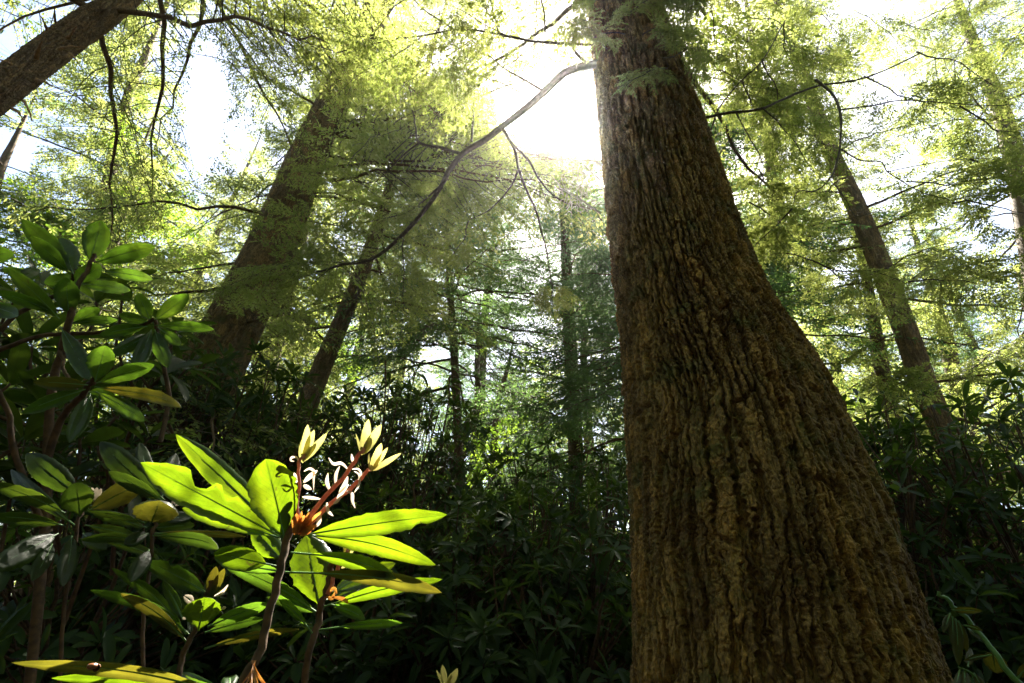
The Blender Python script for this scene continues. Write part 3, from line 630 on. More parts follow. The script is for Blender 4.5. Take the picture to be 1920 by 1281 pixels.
tree_from_photo('maple_tree', 'bright green broadleaf tree glowing behind the bush on the left', [(205, 500, 14), (222, 430, 11), (238, 370, 9), (250, 320, 7)], 9.0, 14, M['bark_grey'], M['broad'], 'broad', 3.0, 46, 3.2, 110, None, 1.0, (0.6, 0.1))
tree_from_photo('hemlock_tree', 'dark feathery hemlock at the left edge above the bush', [(-60, 640, 30), (-40, 520, 26), (-20, 400, 20), (0, 320, 15)], 7.0, 10.5, M['bark'], M['needle_cool'], 'mid', 2.6, 40, 2.4, 111, None)
tree_from_photo('hemlock_tree', 'dark bluish hemlock closing the view at the far right', [(1960, 700, 30), (1940, 600, 26), (1915, 500, 20)], 12.0, 10.8, M['bark'], M['needle_cool'], 'far', 2.0, 60, 3.0, 112, None, 0.8)

stubs(STUB_TREE, np.array(STUB_TREE.location))

# trees standing farther back: crowns shared by copies
def far_tree(seed, H, kind, needle, bark, Lmax, n, z0):
    P = np.array([[0, 0, -0.1], [0.05, 0, H * .3], [0.12, 0.05, H * .65], [0.1, 0, H]]); R = np.array([H * .014 + .05, H * .011 + .03, H * .006 + .02, .012])
    P[:, 0] += np.array([0, .1, .2, .1]) * np.random.default_rng(seed).standard_normal()
    cr = crown_on(P + np.array([0, -500, 0]), R, z0, H - .2, n, Lmax, kind, seed, 1.0, (0.35, -0.25), shape=0.5, gapskip=False)
    off = np.array([0, 500, 0], np.float32)
    cr.leaf.V = [v + off for v in cr.leaf.V]; cr.wood.V = [v + off for v in cr.wood.V]
    return P, R, cr
FAR = []
for i, (H, kind, nm, Lm, n, z0) in enumerate([(22, 'far', 'needle', 3.8, 110, 2.0), (16, 'far', 'needle', 3.2, 95, 1.2), (18, 'far', 'needle_cool', 3.4, 100, 1.6), (12, 'broad', 'broad', 3.2, 84, 1.5)]):
    P, R, cr = far_tree(200 + i, H, kind, nm, 'bark', Lm, n, z0)
    FAR.append((P, R, cr, 'broad' if kind == 'broad' else 'needle', nm))
FPOS = [  # pixel column at eye level, distance, kind, turn, size, label
    (60, 17, 0, 0.3, 1.0, 'sunlit hemlock standing behind the left edge bush'), (260, 20, 2, 1.1, 1.1, 'bluish hemlock behind the gap left of the furrowed trunk'),
    (420, 16, 3, 2.0, 1.1, 'broadleaf tree behind the foot of the leaning left trunk'), (560, 22, 0, 2.9, 1.05, 'tall hemlock filling the space between the two left trunks'),
    (690, 18, 1, 4.0, 1.0, 'sunlit hemlock right of the slender leaning trunk'), (790, 26, 2, 5.0, 1.0, 'distant hemlock behind the pale crooked sapling'),
    (960, 19, 3, 0.6, 1.0, 'broadleaf tree behind the grey sapling in the middle gap'), (1010, 30, 1, 1.6, 1.1, 'distant hemlock left of the straight slim one'),
    (880, 17, 2, 2.6, 1.1, 'bluish hemlock above the pale crooked sapling'), (1130, 18, 1, 2.4, 1.1, 'sunlit hemlock against the left flank of the massive trunk'), (1300, 24, 0, 3.3, 1.0, 'hemlock mostly hidden behind the massive trunk'),
    (1560, 18, 1, 4.4, 1.15, 'glowing hemlock against the right flank of the massive trunk'), (1690, 20, 0, 5.3, 1.05, 'tall hemlock behind the thin brown trunk'),
    (1800, 17, 3, 0.9, 1.1, 'broadleaf tree behind the grey forked trunk'), (1920, 22, 0, 1.9, 1.1, 'tall sunlit hemlock behind the dark one at right'),
    (2100, 15, 2, 2.2, 1.0, 'hemlock reaching in past the right edge'), (-160, 14, 1, 3.1, 1.1, 'hemlock reaching in past the left edge')]
SHADE_TREES = [((-4.5, -3.5), 0, 1.0, 1.1, 'unseen hemlock added behind the viewer to shade the bushes on the left'), ((3.8, -4.0), 2, 2.0, 1.1, 'unseen hemlock added behind the viewer to shade the massive trunk'), ((0.0, -8.0), 0, 4.0, 1.2, 'tall unseen hemlock added for shade farther back behind the viewer'), ((7.5, 0.5), 0, 5.0, 1.0, 'unseen hemlock added for shade beside the viewer past the right edge'), ((-8.0, 1.0), 2, 0.5, 1.1, 'unseen hemlock added for shade beside the viewer past the left edge'), ((-2.0, -5.5), 1, 3.0, 1.3, 'smaller unseen hemlock added for shade right behind the viewer'), ((2.5, -8.5), 1, 1.3, 1.3, 'smaller unseen hemlock added for shade back to the right behind the viewer'), ((8.5, -5.0), 0, 2.2, 1.1, 'tall unseen hemlock added for shade back to the far right behind the viewer'), ((-8.5, -6.0), 0, 5.2, 1.1, 'tall unseen hemlock added for shade back to the far left behind the viewer')]  # out of view, added so their crowns shade the foreground
FIRST = {}
for (px, Y, k, az, s, lab) in FPOS + [(None, b[0], b[1], b[2], b[3], b[4]) for b in SHADE_TREES]:
    q = at(px, 1150, Y) if px is not None else Y
    if px is None: Y = q[1]
    loc = (q[0], Y, float(gz(q[0], Y)))
    P, R, cr, mk, nm = FAR[k]
    if k not in FIRST:
        root = finish_tree('maple_tree' if k == 3 else 'hemlock_tree', lab, P - P[0], R, None, M['bark'], None, 'trees of the sunlit wood')
        cr.wood.V = [v - P[0].astype(np.float32) for v in cr.wood.V]; 
        wd = np.concatenate(cr.wood.V), np.concatenate(cr.wood.Q)
        cr.leaf.add(wd[0] , wd[1], 1)
        cr.leaf.build('crown', [M[nm], M['twig']], root, smooth=False)
        FIRST[k] = root
    else:
        src = FIRST[k]; root = src.copy(); COL.objects.link(root); root['label'] = lab
        for ch in src.children:
            c = ch.copy(); COL.objects.link(c); c.parent = root
    root.location = loc; root.rotation_euler = (0, 0, az); root.scale = (s, s, s)

# ------------------------------------------------------------------ the wood beyond, read as one mass
def distant_forest():
    r = np.random.default_rng(500); cr = Crown()
    for i in range(620):
        a = r.uniform(-math.pi, math.pi); d = r.uniform(24, 60); x, y = d * math.sin(a), d * math.cos(a)
        front = abs(a) < 0.95
        top = 8.0 if front else 15.0
        z = gz(x, y) + top * r.random() ** 1.3; L = r.uniform(4, 7)
        bo = BOUGH['far'][r.integers(5)]; Rr = rot(r.uniform(-3.14, 3.14), 0.3 * r.standard_normal(), 0.7 * r.standard_normal())
        cr.bough(bo, np.array([x, y, z]), Rr, L / 3.0, 1.0, wood=False, prune=False)
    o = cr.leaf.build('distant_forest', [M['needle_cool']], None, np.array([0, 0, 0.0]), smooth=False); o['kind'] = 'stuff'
    o['label'] = 'hazy green mass of the far wood closing the view'; o['category'] = 'forest'
distant_forest()

# ------------------------------------------------------------------ rhododendrons
ST = np.array([0, .13, .38, .68, .9, 1.0]); SW = np.array([.10, .50, .92, 1.0, .62, .06])
def strip_leaves(B, D, N, L, W, droop, fold=0.22):
    """oblong blades, 6 stations long and 3 points across"""
    S = np.cross(D, N); n = len(B)
    s = ST[None, :, None]; L_ = L[:, None, None]
    mid = B[:, None] + D[:, None] * L_ * s - N[:, None] * (droop * L)[:, None, None] * s ** 2
    hw = (W[:, None] * 0.5 * SW[None])[..., None]
    Lf = mid + S[:, None] * hw + N[:, None] * hw * fold * 2; Rt = mid - S[:, None] * hw + N[:, None] * hw * fold * 2
    V = np.stack([Lf, mid, Rt], 2).reshape(n, -1, 3)
    q = []
    for i in range(5):
        a = i * 3; q += [[a, a + 1, a + 4, a + 3], [a + 1, a + 2, a + 5, a + 4]]
    q = np.array(q); Q = (np.arange(n) * 18)[:, None, None] + q[None]
    uv = np.zeros((n, 6, 3, 2)); uv[..., 0] = ST[None, :, None]; uv[..., 1] = np.array([0, .5, 1])[None, None]
    return V.reshape(-1, 3), Q.reshape(-1, 4), uv.reshape(-1, 2)

def rosettes(C, A, r, leafL=0.14, per=10):
    """whorls of leaves round points C with axes A"""
    Bs, Ds, Ns, Ls, Ws, Dr = [], [], [], [], [], []
    for c, a in zip(C, A):
        k = per + r.integers(-2, 3); t, u = np.cross(a, [0.3, 0.9, 0.2]), None
        t = nrm(t); u = np.cross(a, t)
        az = np.arange(k) * 2.4 + r.random() * 6; el = np.radians(r.uniform(-18, 48, k))
        rad = np.cos(az)[:, None] * t + np.sin(az)[:, None] * u
        D = nrm(rad * np.cos(el)[:, None] + a * np.sin(el)[:, None]); N = nrm(a - (D @ a)[:, None] * D + 0.25 * r.standard_normal((k, 3)))
        N = nrm(N - (N * D).sum(1, keepdims=True) * D)
        Bs.append(c + a * r.uniform(-.03, .01, k)[:, None] + D * 0.012); Ds.append(D); Ns.append(N)
        l = leafL * r.uniform(.65, 1.15, k); Ls.append(l); Ws.append(l * r.uniform(.24, .33, k)); Dr.append(r.uniform(.0, .4, k))
    return [np.concatenate(x) for x in (Bs, Ds, Ns, Ls, Ws, Dr)]

def shrub_mesh(seed, H, spread, n, leafL=0.14):
    r = np.random.default_rng(seed); wood = MB(); fol = MB()
    nst = 8
    tips = []
    for i in range(nst):
        az = i / nst * 6.283 + r.random(); d = np.array([math.cos(az), math.sin(az), 0]); ex = spread * r.uniform(.25, .7)
        q = np.linspace(0, 1, 14)[:, None]; top = H * r.uniform(.7, .95)
        S = d * ex * q ** 1.4 + np.array([0, 0, 1]) * top * q ** 0.9 + np.cumsum(r.standard_normal((14, 3)) * .02, axis=0) * q
        V, Q = tube(S, np.linspace(.025, .008, 14), 6, .05, i); wood.add(V, Q); tips.append(S)
    C, A = [], []
    for i in range(n):
        u = r.standard_normal(3); u[2] = abs(u[2]); u = nrm(u); rad = r.uniform(.45, 1) ** .6
        c = np.array([u[0] * spread * rad, u[1] * spread * rad, H * (0.12 + 0.88 * r.random() ** .8) * (0.55 + 0.45 * (1 - (u[0] ** 2 + u[1] ** 2) * rad ** 2 * .6))])
        S = tips[int(np.argmin([np.linalg.norm(t[8, :2] - c[:2] * .7) for t in tips]))]
        j = int(np.clip(np.argmin(np.abs(S[:, 2] - c[2] * .75)), 2, 13)); p = S[j]
        q = np.linspace(0, 1, 7)[:, None]; ctrl = (p + c) / 2 + np.array([0, 0, -.12 * np.linalg.norm(c - p)])
        path = p * (1 - q) ** 2 + 2 * ctrl * q * (1 - q) + c * q ** 2
        V, Q = tube(path, np.linspace(.008, .004, 7), 4); wood.add(V, Q)
        a = nrm(nrm(path[-1] - path[-2]) + np.array([0, 0, .8]) + .25 * r.standard_normal(3)); C.append(c); A.append(a)
    V, Q, uv = strip_leaves(*rosettes(C, A, r, leafL)); fol.add(V, Q, 0, uv)
    return wood, fol

SH = []
for i, (H, sp, n) in enumerate([(2.6, 1.25, 230), (2.1, 1.2, 200), (3.0, 1.2, 240), (1.5, .95, 130)]):
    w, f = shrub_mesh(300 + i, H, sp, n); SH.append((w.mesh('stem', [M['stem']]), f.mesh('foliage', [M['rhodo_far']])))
# column of the photo, distance, variant, height factor, turn, label
THICKET = [
    (60, 3.4, 2, 1.0, .2, 'dark rhododendron below the large bush on the left edge'), (230, 4.2, 0, 1.05, 1.0, 'dark rhododendron in front of the foot of the furrowed left trunk'),
    (400, 4.6, 2, .86, 2.0, 'dense rhododendron right of the foot of the furrowed left trunk'), (540, 5.4, 0, 1.05, 2.8, 'rhododendron behind the pale opening buds'),
    (690, 5.6, 2, 1.04, 3.6, 'dark rhododendron whose leaves stand against the small blue sky gap'), (770, 6.6, 2, 1.12, 4.1, 'tall rhododendron with star shaped leaf whorls against the bright gap'),
    (880, 6.0, 1, 1.0, 4.4, 'rhododendron under the pale crooked sapling'), (1000, 6.6, 2, .94, 5.0, 'rhododendron just left of the straight slim hemlock'), (1130, 7.2, 2, 1.0, 5.9, 'rhododendron in the bright gap beside the massive trunk'),
    (620, 4.0, 3, 1.0, .7, 'low rhododendron right behind the sunlit young plant'), (800, 4.2, 1, .85, 1.6, 'rhododendron in the middle, right of the sunlit leaves'), (960, 4.4, 1, .82, 2.6, 'black rhododendron in the lower middle'),
    (1100, 4.2, 1, .86, 3.7, 'black rhododendron against the left foot of the massive trunk'), (720, 3.0, 3, .85, 4.6, 'small dark rhododendron low in the middle beneath the lit leaves'), (900, 3.1, 3, .9, 5.5, 'small dark rhododendron above the little yellow bud'), (1060, 3.1, 3, .9, .4, 'small dark rhododendron touching the massive trunk near the ground'),
    (1700, 4.2, 2, .86, 1.2, 'rhododendron with upright leaf whorl before the grey forked trunk'), (1840, 4.4, 2, .9, 2.2, 'dark rhododendron below the bare branches on the right'), (1980, 3.8, 0, 1.0, 3.0, 'dark rhododendron at the right edge'),
    (1790, 3.2, 3, 1.1, 4.0, 'low dark rhododendron above the drooping green shoot'), (1920, 3.0, 3, 1.0, 4.9, 'low dark rhododendron behind the drooping green shoot'), (330, 3.2, 3, 1.05, 5.6, 'small dark rhododendron behind the heart shaped leaf'), (140, 2.6, 3, .95, .9, 'small dark rhododendron in the lower left shade'), (480, 3.4, 3, 1.1, 3.3, 'small dark rhododendron behind the brown stem of the lit plant'),
]
def add_shrub(px, Y, k, s, az, lab):
    if Y > 3.5: Y *= 1.15; s *= 1.42
    else: Y *= 1.32; s *= 1.25
    q = at(px, 1200, Y); root = thing('rhododendron_shrub', lab, 'shrub', (q[0], Y, float(gz(q[0], Y)) - .05), 'rhododendrons of the dark thicket')
    for nm, me in zip(('stem', 'foliage'), SH[k]):
        o = bpy.data.objects.new(nm, me); COL.objects.link(o); o.parent = root
    root.rotation_euler = (0, 0, az); root.scale = (1, 1, s)
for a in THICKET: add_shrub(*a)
def shrub_at(x, y, k, s, az, lab):
    root = thing('rhododendron_shrub', lab, 'shrub', (x, y, float(gz(x, y)) - .05), 'unseen rhododendrons added for shade round the viewer')
    for nm, me in zip(('stem', 'foliage'), SH[k]):
        o = bpy.data.objects.new(nm, me); COL.objects.link(o); o.parent = root
    root.rotation_euler = (0, 0, az); root.scale = (1, 1, s)
for a in [(-2.2, -1.6, 2, 1.0, .3, 'unseen rhododendron added for shade behind the viewer to the left'), (-0.6, -2.4, 0, 1.1, 1.3, 'unseen rhododendron added for shade straight behind the viewer'), (1.2, -2.2, 2, 1.0, 2.3, 'unseen rhododendron added for shade behind the viewer to the right'), (2.8, -1.2, 2, 1.0, 3.4, 'unseen rhododendron added for shade beside the viewer on the right'), (-2.9, 0.2, 0, 1.1, 4.4, 'unseen rhododendron added for shade beside the viewer on the left'), (3.6, 0.8, 0, 1.1, 5.2, 'unseen rhododendron added for shade past the right edge of the view'), (0.4, -4.2, 2, 1.15, .9, 'tall unseen rhododendron added for shade farther back behind the viewer')]: shrub_at(*a)  # out of view, added to cut low light from behind
for (px, Y, s, az, lab) in [(640, 11.5, .34, 0.0, 'low broadleaf bush glowing behind the slender leaning trunk'), (760, 10.5, .30, 1.2, 'low broadleaf bush glowing left of the pale crooked sapling'), (860, 9.5, .28, 2.0, 'low broadleaf bush glowing through the thicket below the pale sapling'), (950, 10.2, .30, 2.9, 'low broadleaf bush glowing below the grey sapling'), (1040, 11.2, .32, 4.0, 'low broadleaf bush glowing behind the straight slim hemlock'), (1130, 10.4, .36, 5.0, 'low broadleaf bush glowing beside the massive trunk'), (1760, 10.5, .34, 0.7, 'low broadleaf bush glowing between the two right trunks'), (1880, 10.0, .34, 3.3, 'low broadleaf bush glowing at the right edge')]:
    q = at(px, 1200, Y); src = FIRST[3]; root = src.copy(); COL.objects.link(root); root.name = 'broadleaf_bush'; root['label'] = lab; root['category'] = 'bush'; root['group'] = 'glowing bushes beyond the thicket'
    for ch in src.children:
        c = ch.copy(); COL.objects.link(c); c.parent = root
    root.location = (q[0], Y, float(gz(q[0], Y))); root.rotation_euler = (0, 0, az); root.scale = (s * 1.1, s * 1.1, s)

# ------------------------------------------------------------------ foreground rhododendrons, leaf by leaf
def blade(bx, by, tx, ty, w, Yb, Yt, roll=0.25, bend=0.06, p=1.25, bites=(), droop=0.0, seed=0, pet=0.06, base3=None, n=26, pw=0.75):
    """one blade from photo point (bx,by) to (tx,ty), w photo pixels wide, edge rolled under, midrib creased"""
    b = at(bx, by, Yb) if base3 is None else base3; t = at(tx, ty, Yt); ax = t - b; L = np.linalg.norm(ax); D = ax / L
    view = nrm((b + t) / 2 - CAM); S0 = nrm(np.cross(D, view))
    if abs(nrm(np.cross(S0 * math.cos(roll) - view * math.sin(roll), D)) @ SUN) > abs(nrm(np.cross(S0 * math.cos(roll) + view * math.sin(roll), D)) @ SUN): roll = -roll
    S = nrm(S0 * math.cos(roll) + view * math.sin(roll)); N = nrm(np.cross(S, D))
    if N[2] < 0: N = -N; S = -S
    wr = w / F * depth_of((b + t) / 2) / max(.25, math.cos(roll)) * 0.5
    r = np.random.default_rng(abs(seed + int(bx) * 7 + int(tx)) + 1)
    s = np.linspace(0, 1, n) ** 0.92; m = 9; v = np.linspace(-1, 1, m)
    sp = np.clip((s - pet) / (1 - pet), 0, 1) ** p
    prof = np.clip(1 - np.abs(2 * sp - 1) ** 2.1, 0, 1) ** pw
    prof = np.maximum(prof, 0.05 * (s < .3) + 0.015)
    wl = np.ones((n, 2)) * prof[:, None] * (1 + 0.035 * r.standard_normal((n, 2)) * (prof[:, None] > .3))
    up = 1 if S @ (RM @ np.array([0, 1.0, 0])) > 0 else -1            # +1 is the edge that lies uppermost
    for (sd, s0, hw, dep) in bites:
        k = 0 if sd * up < 0 else 1; wl[:, k] *= 1 - dep * np.clip(1.3 - ((s - s0) / hw) ** 2, 0, 1)
    hwid = np.where(v[None] < 0, wl[:, :1], wl[:, 1:]) * wr
    off = S[None, None] * (v[None] * hwid)[..., None]
    hgt = 0.13 * np.abs(v)[None] * hwid - 0.34 * hwid * np.clip((np.abs(v)[None] - .72) / .28, 0, 1) ** 2
    hgt = hgt + 0.05 * wr * np.sin(s * 9 + r.random() * 6)[:, None] * (v[None] ** 2) + 0.02 * wr * r.standard_normal((n, m)) * (prof[:, None] > .3)
    ctr = b + D * L * s[:, None] + N * (bend * L * np.sin(np.pi * s) - droop * L * s ** 3)[:, None]
    V = ctr[:, None] + off + N * hgt[..., None]
    i = np.arange(n - 1)[:, None] * m + np.arange(m - 1)[None]
    Q = np.stack([i, i + 1, i + m + 1, i + m], -1).reshape(-1, 4)
    uv = np.stack([np.broadcast_to(s[:, None], (n, m)), np.broadcast_to(v[None] * .5 + .5, (n, m))], -1).reshape(-1, 2)
    mb = MB(); mb.add(V.reshape(-1, 3), Q, 0, uv)
    # petiole and midrib stand out below the blade
    k = int(n * .75); V2, Q2 = tube(ctr[:k] - N * 0.0006, np.linspace(.0016, .0005, k), 5); mb.add(V2, Q2, 1, np.full((len(V2), 2), .5))
    return mb

def leaves_on(root, base, rows, material, label_fn=None):
    for i, row in enumerate(rows):
        kw = row[-1] if isinstance(row[-1], dict) else {}; a = row[:-1] if isinstance(row[-1], dict) else row
        mt = M[kw.pop('mat')] if 'mat' in kw else material; lab = kw.pop('label', None)
        o = blade(*a, **kw).build('leaf', [mt, M['green_stem']], root, base)
        if lab: o['label'] = lab

def px_tube(mb, pts, w0, w1, n=16, k=8, mi=0, bump=0.02):
    S, R = px_limb(pts, w0, w1, n); V, Q = tube(S, R, k, bump, abs(int(pts[0][0]))); mb.add(V, Q, mi)

def ribbon(mb, pts, w, mi=0):
    """thin curling papery strip through photo points"""
    C = spline(np.array([at(*p) for p in pts]), 14); T, A, B = frames(C); r = np.random.default_rng(abs(int(pts[0][0] * 3 + pts[0][1])))
    hw = np.sin(np.linspace(.25, np.pi - .05, 14)) * w / 2 / F * depth_of(C[5])
    view = nrm(C - CAM); S = nrm(np.cross(T, view)); N = np.cross(S, T)
    V = np.stack([C - S * hw[:, None], C + N * hw[:, None] * .5, C + S * hw[:, None]], 1)
    i = np.arange(13)[:, None] * 3 + np.arange(2)[None]; Q = np.stack([i, i + 1, i + 4, i + 3], -1).reshape(-1, 4); mb.add(V.reshape(-1, 3), Q, mi)

# --- the sunlit plant
def lit_plant():
    Y = 0.84
    base = at(440, 1330, .80); base[2] = 0.0
    root = thing('rhododendron_plant', 'young rhododendron with glowing yellow green leaves and opening buds in a shaft of sun', 'plant', base)
    st = MB(); px_tube(st, [(400, 1480, .78), (430, 1370, .80), (459, 1275, .80), (480, 1238, .81), (498, 1175, .82), (522, 1085, .83), (539, 1028, .84), (545, 1008, .84), (556, 990, .84)], 18, 13, 40, 12)
    so = st.build('stem', M['stem'], root, base)
    husk = MB()
    for i in range(9):
        a = 445 + i * 5.5; ribbon(husk, [(480 - i, 1238, .80), (470 + i * 1.5, 1262, .79), (452 + i * 7, 1284 + (i % 3) * 6, .78)], 4)
    husk.build('dry_bud_scales', M['scale'], so, base)
    rows = [
        (534, 1012, 498, 861, 86, .84, .80, .12, .05, 1.25, dict(label='broad upright leaf facing the viewer')),
        (528, 1002, 330, 815, 44, .84, .93, .2, -.02, 1.15, dict(label='long pointed leaf reaching up to the left')),
        (525, 1006, 264, 868, 62, .83, .84, .15, .01, 1.2, dict(label='leaf with large bites out of its upper edge', bites=[(-1, .93, .05, .25), (1, .93, .05, .25), (1, .60, .075, .75), (1, .41, .03, .5)])),
        (522, 1008, 342, 953, 32, .86, .96, .5, .03, 1.2),
        (524, 1000, 432, 938, 26, .88, .96, .4, .04, 1.1, dict(mat='leaf_mid')),
        (520, 1062, 401, 1037, 42, .84, .80, .2, .02, 1.1, dict(pet=.2, label='short blunt leaf on the left of the stem', pw=.6)),
        (528, 1050, 474, 987, 42, .86, .92, .2, .02, 1.0),
        (572, 1003, 838, 965, 42, .84, .80, .15, .05, 1.0, dict(label='long upper leaf reaching right', bites=[(-1, .80, .05, .35)])),
        (576, 1003, 815, 1054, 36, .85, .93, .4, .10, 1.0, dict(droop=.05)),
        (546, 1036, 756, 1078, 28, .83, .76, .5, .08, 1.1, dict(pet=.16, droop=.08, mat='leaf_lit')),
        (535, 1073, 838, 1104, 28, .82, .72, .45, .06, 1.25, dict(pet=.18, mat='leaf_old', droop=.05, label='olive leaf drooping low to the right')),
        (528, 1072, 417, 1058, 20, .86, .95, .4, .03, 1.0, dict(mat='leaf_mid')),
    ]
    leaves_on(root, base, rows, M['leaf_lit'])
    # three shoots with opening leaf tufts
    sh = [
        ([(556, 990, .84), (560, 960, .84), (563, 915, .84), (566, 872, .84), (568, 862, .84)], 7, 9, [(568, 866, 577, 796, 20), (568, 866, 589, 806, 18), (569, 866, 613, 812, 16), (567, 866, 600, 822, 14), (567, 868, 571, 818, 18)]),
        ([(562, 990, .84), (600, 945, .84), (640, 900, .84), (672, 862, .84), (680, 850, .84)], 13, 10, [(679, 853, 691, 786, 22), (681, 852, 715, 796, 22), (678, 854, 667, 813, 6), (682, 852, 706, 806, 15), (680, 852, 698, 812, 14)]),
        ([(570, 992, .85), (610, 955, .85), (650, 922, .85), (685, 893, .85), (697, 882, .85)], 12, 10, [(696, 884, 715, 831, 20), (698, 883, 727, 839, 12), (700, 883, 752, 850, 13), (694, 884, 692, 850, 6), (697, 884, 708, 846, 14)]),
    ]
    for i, (pts, a, b, lv) in enumerate(sh):
        s = MB(); px_tube(s, pts, a * .78, b * .7, 16, 8); so = s.build('shoot', M['shoot'], root, base)
        f = MB()
        for j, (bx, by, tx, ty, w) in enumerate(lv):
            g = blade(bx, by, tx, ty, w * .8, .84, .835 + .012 * (j - 2), .2 + .25 * (j - 2), .06, .85, seed=i * 10 + j, pet=.02, n=14)
            f.add(g.V[0], g.Q[0], 0, g.U[0])
        f.build('bud_leaves', M['bud'], so, base)
    br = MB()
    for pts, w in [
        ([(563, 872, .84), (556, 858, .84), (547, 858, .84), (545, 864, .84), (552, 865, .84)], 4), ([(562, 905, .84), (552, 890, .84), (545, 888, .84)], 5), ([(560, 900, .84), (551, 905, .84), (546, 893, .84)], 4), ([(570, 884, .84), (580, 879, .84), (588, 884, .84), (588, 900, .84), (588, 920, .84)], 5),
        ([(569, 905, .84), (583, 892, .84), (595, 882, .84)], 9), ([(569, 910, .84), (576, 914, .84), (584, 918, .84)], 8), ([(567, 932, .84), (585, 934, .84), (602, 936, .84)], 6), ([(652, 880, .84), (640, 869, .84), (625, 870, .84), (616, 858, .84)], 6), ([(665, 868, .84), (661, 862, .84), (659, 851, .84)], 6),
        ([(620, 922, .84), (613, 905, .84), (615, 887, .84)], 7), ([(629, 910, .84), (630, 890, .84), (637, 874, .84)], 6), ([(636, 925, .84), (646, 910, .84), (652, 893, .84)], 9), ([(632, 936, .84), (642, 922, .84), (654, 908, .84)], 8), ([(660, 880, .84), (672, 880, .84), (677, 890, .84), (671, 900, .84)], 4),
        ([(664, 884, .84), (673, 890, .84), (674, 905, .84), (668, 918, .84), (664, 924, .84)], 4), ([(650, 921, .84), (660, 926, .84), (661, 940, .84), (666, 953, .84)], 6), ([(613, 942, .84), (615, 958, .84), (625, 968, .84)], 6), ([(600, 962, .84), (598, 978, .84), (594, 988, .84)], 8), ([(640, 930, .84), (632, 940, .84), (624, 945, .84)], 6)]:
        ribbon(br, pts, w)
    br.build('papery_bracts', M['bract'], root, base)
    sc = MB()
    for (bx, by, tx, ty, w) in [(556, 1000, 556, 962, 14), (560, 998, 571, 966, 16), (563, 998, 585, 972, 14), (556, 998, 549, 968, 12), (560, 1000, 595, 985, 12), (565, 1000, 580, 960, 10), (556, 1000, 566, 958, 8), (560, 1002, 604, 958, 10), (552, 1003, 562, 978, 16), (562, 1004, 588, 990, 12)]:
        g = blade(bx, by, tx, ty, w, .835, .83, .3, .1, .8, n=10, pet=.01); sc.add(g.V[0], g.Q[0], 0, g.U[0])
    sc.build('bud_scales', M['scale'], root, base)
lit_plant()

def second_plant():
    base = at(560, 1330, .95); base[2] = 0
    root = thing('rhododendron_plant', 'green rhododendron stem with one bud behind the glowing plant', 'plant', base)
    st = MB(); px_tube(st, [(556, 1420, .92), (566, 1330, .93), (572, 1280, .94), (583, 1220, .94), (593, 1170, .95), (601, 1142, .95), (614, 1115, .95), (622, 1090, .95)], 15, 11, 30, 10)
    so = st.build('stem', M['stem'], root, base)
    leaves_on(root, base, [
        (600, 1140, 574, 1004, 76, .95, .98, .12, .03, 1.2, dict(label='broad leaf facing the viewer, crossed by shadows')), (606, 1138, 830, 1086, 24, .95, .90, .5, .06, .9, dict(pet=.12)), (622, 1110, 742, 1056, 34, .97, 1.08, .35, .05, .9), (610, 1126, 738, 1070, 22, .97, 1.1, .4, .06, .9),
        (622, 1134, 689, 1161, 22, .94, .90, .4, .08, .9, dict(droop=.06, mat='leaf_mid')), (600, 1181, 757, 1168, 16, .94, .86, .7, .03, 1.0, dict(pet=.25, mat='leaf_mid')), (594, 1148, 415, 1057, 26, .95, .98, .55, .07, 1.0, dict(mat='leaf_mid', label='long dark green leaf arching left')),
        (586, 1187, 520, 1116, 16, .94, .9, .5, .05, 1.0, dict(pet=.2, mat='leaf_mid')), (602, 1130, 560, 1030, 40, .97, 1.02, .3, .03, 1.0), (596, 1150, 500, 1120, 18, .96, 1.0, .6, .05, 1.0, dict(mat='leaf_mid'))], M['leaf_lit'])
    s = MB(); px_tube(s, [(614, 1115, .95), (624, 1092, .95), (632, 1072, .95), (644, 1050, .95), (650, 1040, .95)], 10, 7); sh = s.build('shoot', M['shoot'], root, base)
    f = MB()
    for (bx, by, tx, ty, w) in [(648, 1046, 655, 1008, 14), (650, 1046, 668, 1012, 12), (647, 1046, 646, 1012, 6), (641, 1060, 646, 1040, 10), (640, 1066, 660, 1050, 8)]:
        g = blade(bx, by, tx, ty, w, .95, .945, .2, .05, .9, n=12, pet=.02); f.add(g.V[0], g.Q[0], 0, g.U[0])
    f.build('bud_leaves', M['bud'], sh, base)
    sc = MB()
    for pts in [[(618, 1110, .94), (626, 1104, .94), (632, 1114, .94)], [(612, 1118, .94), (622, 1122, .94), (628, 1110, .94)], [(622, 1120, .94), (638, 1122, .94), (650, 1128, .94), (648, 1140, .94)]]: ribbon(sc, pts, 7)
    sc.build('bud_scales', M['scale'], root, base)
second_plant()

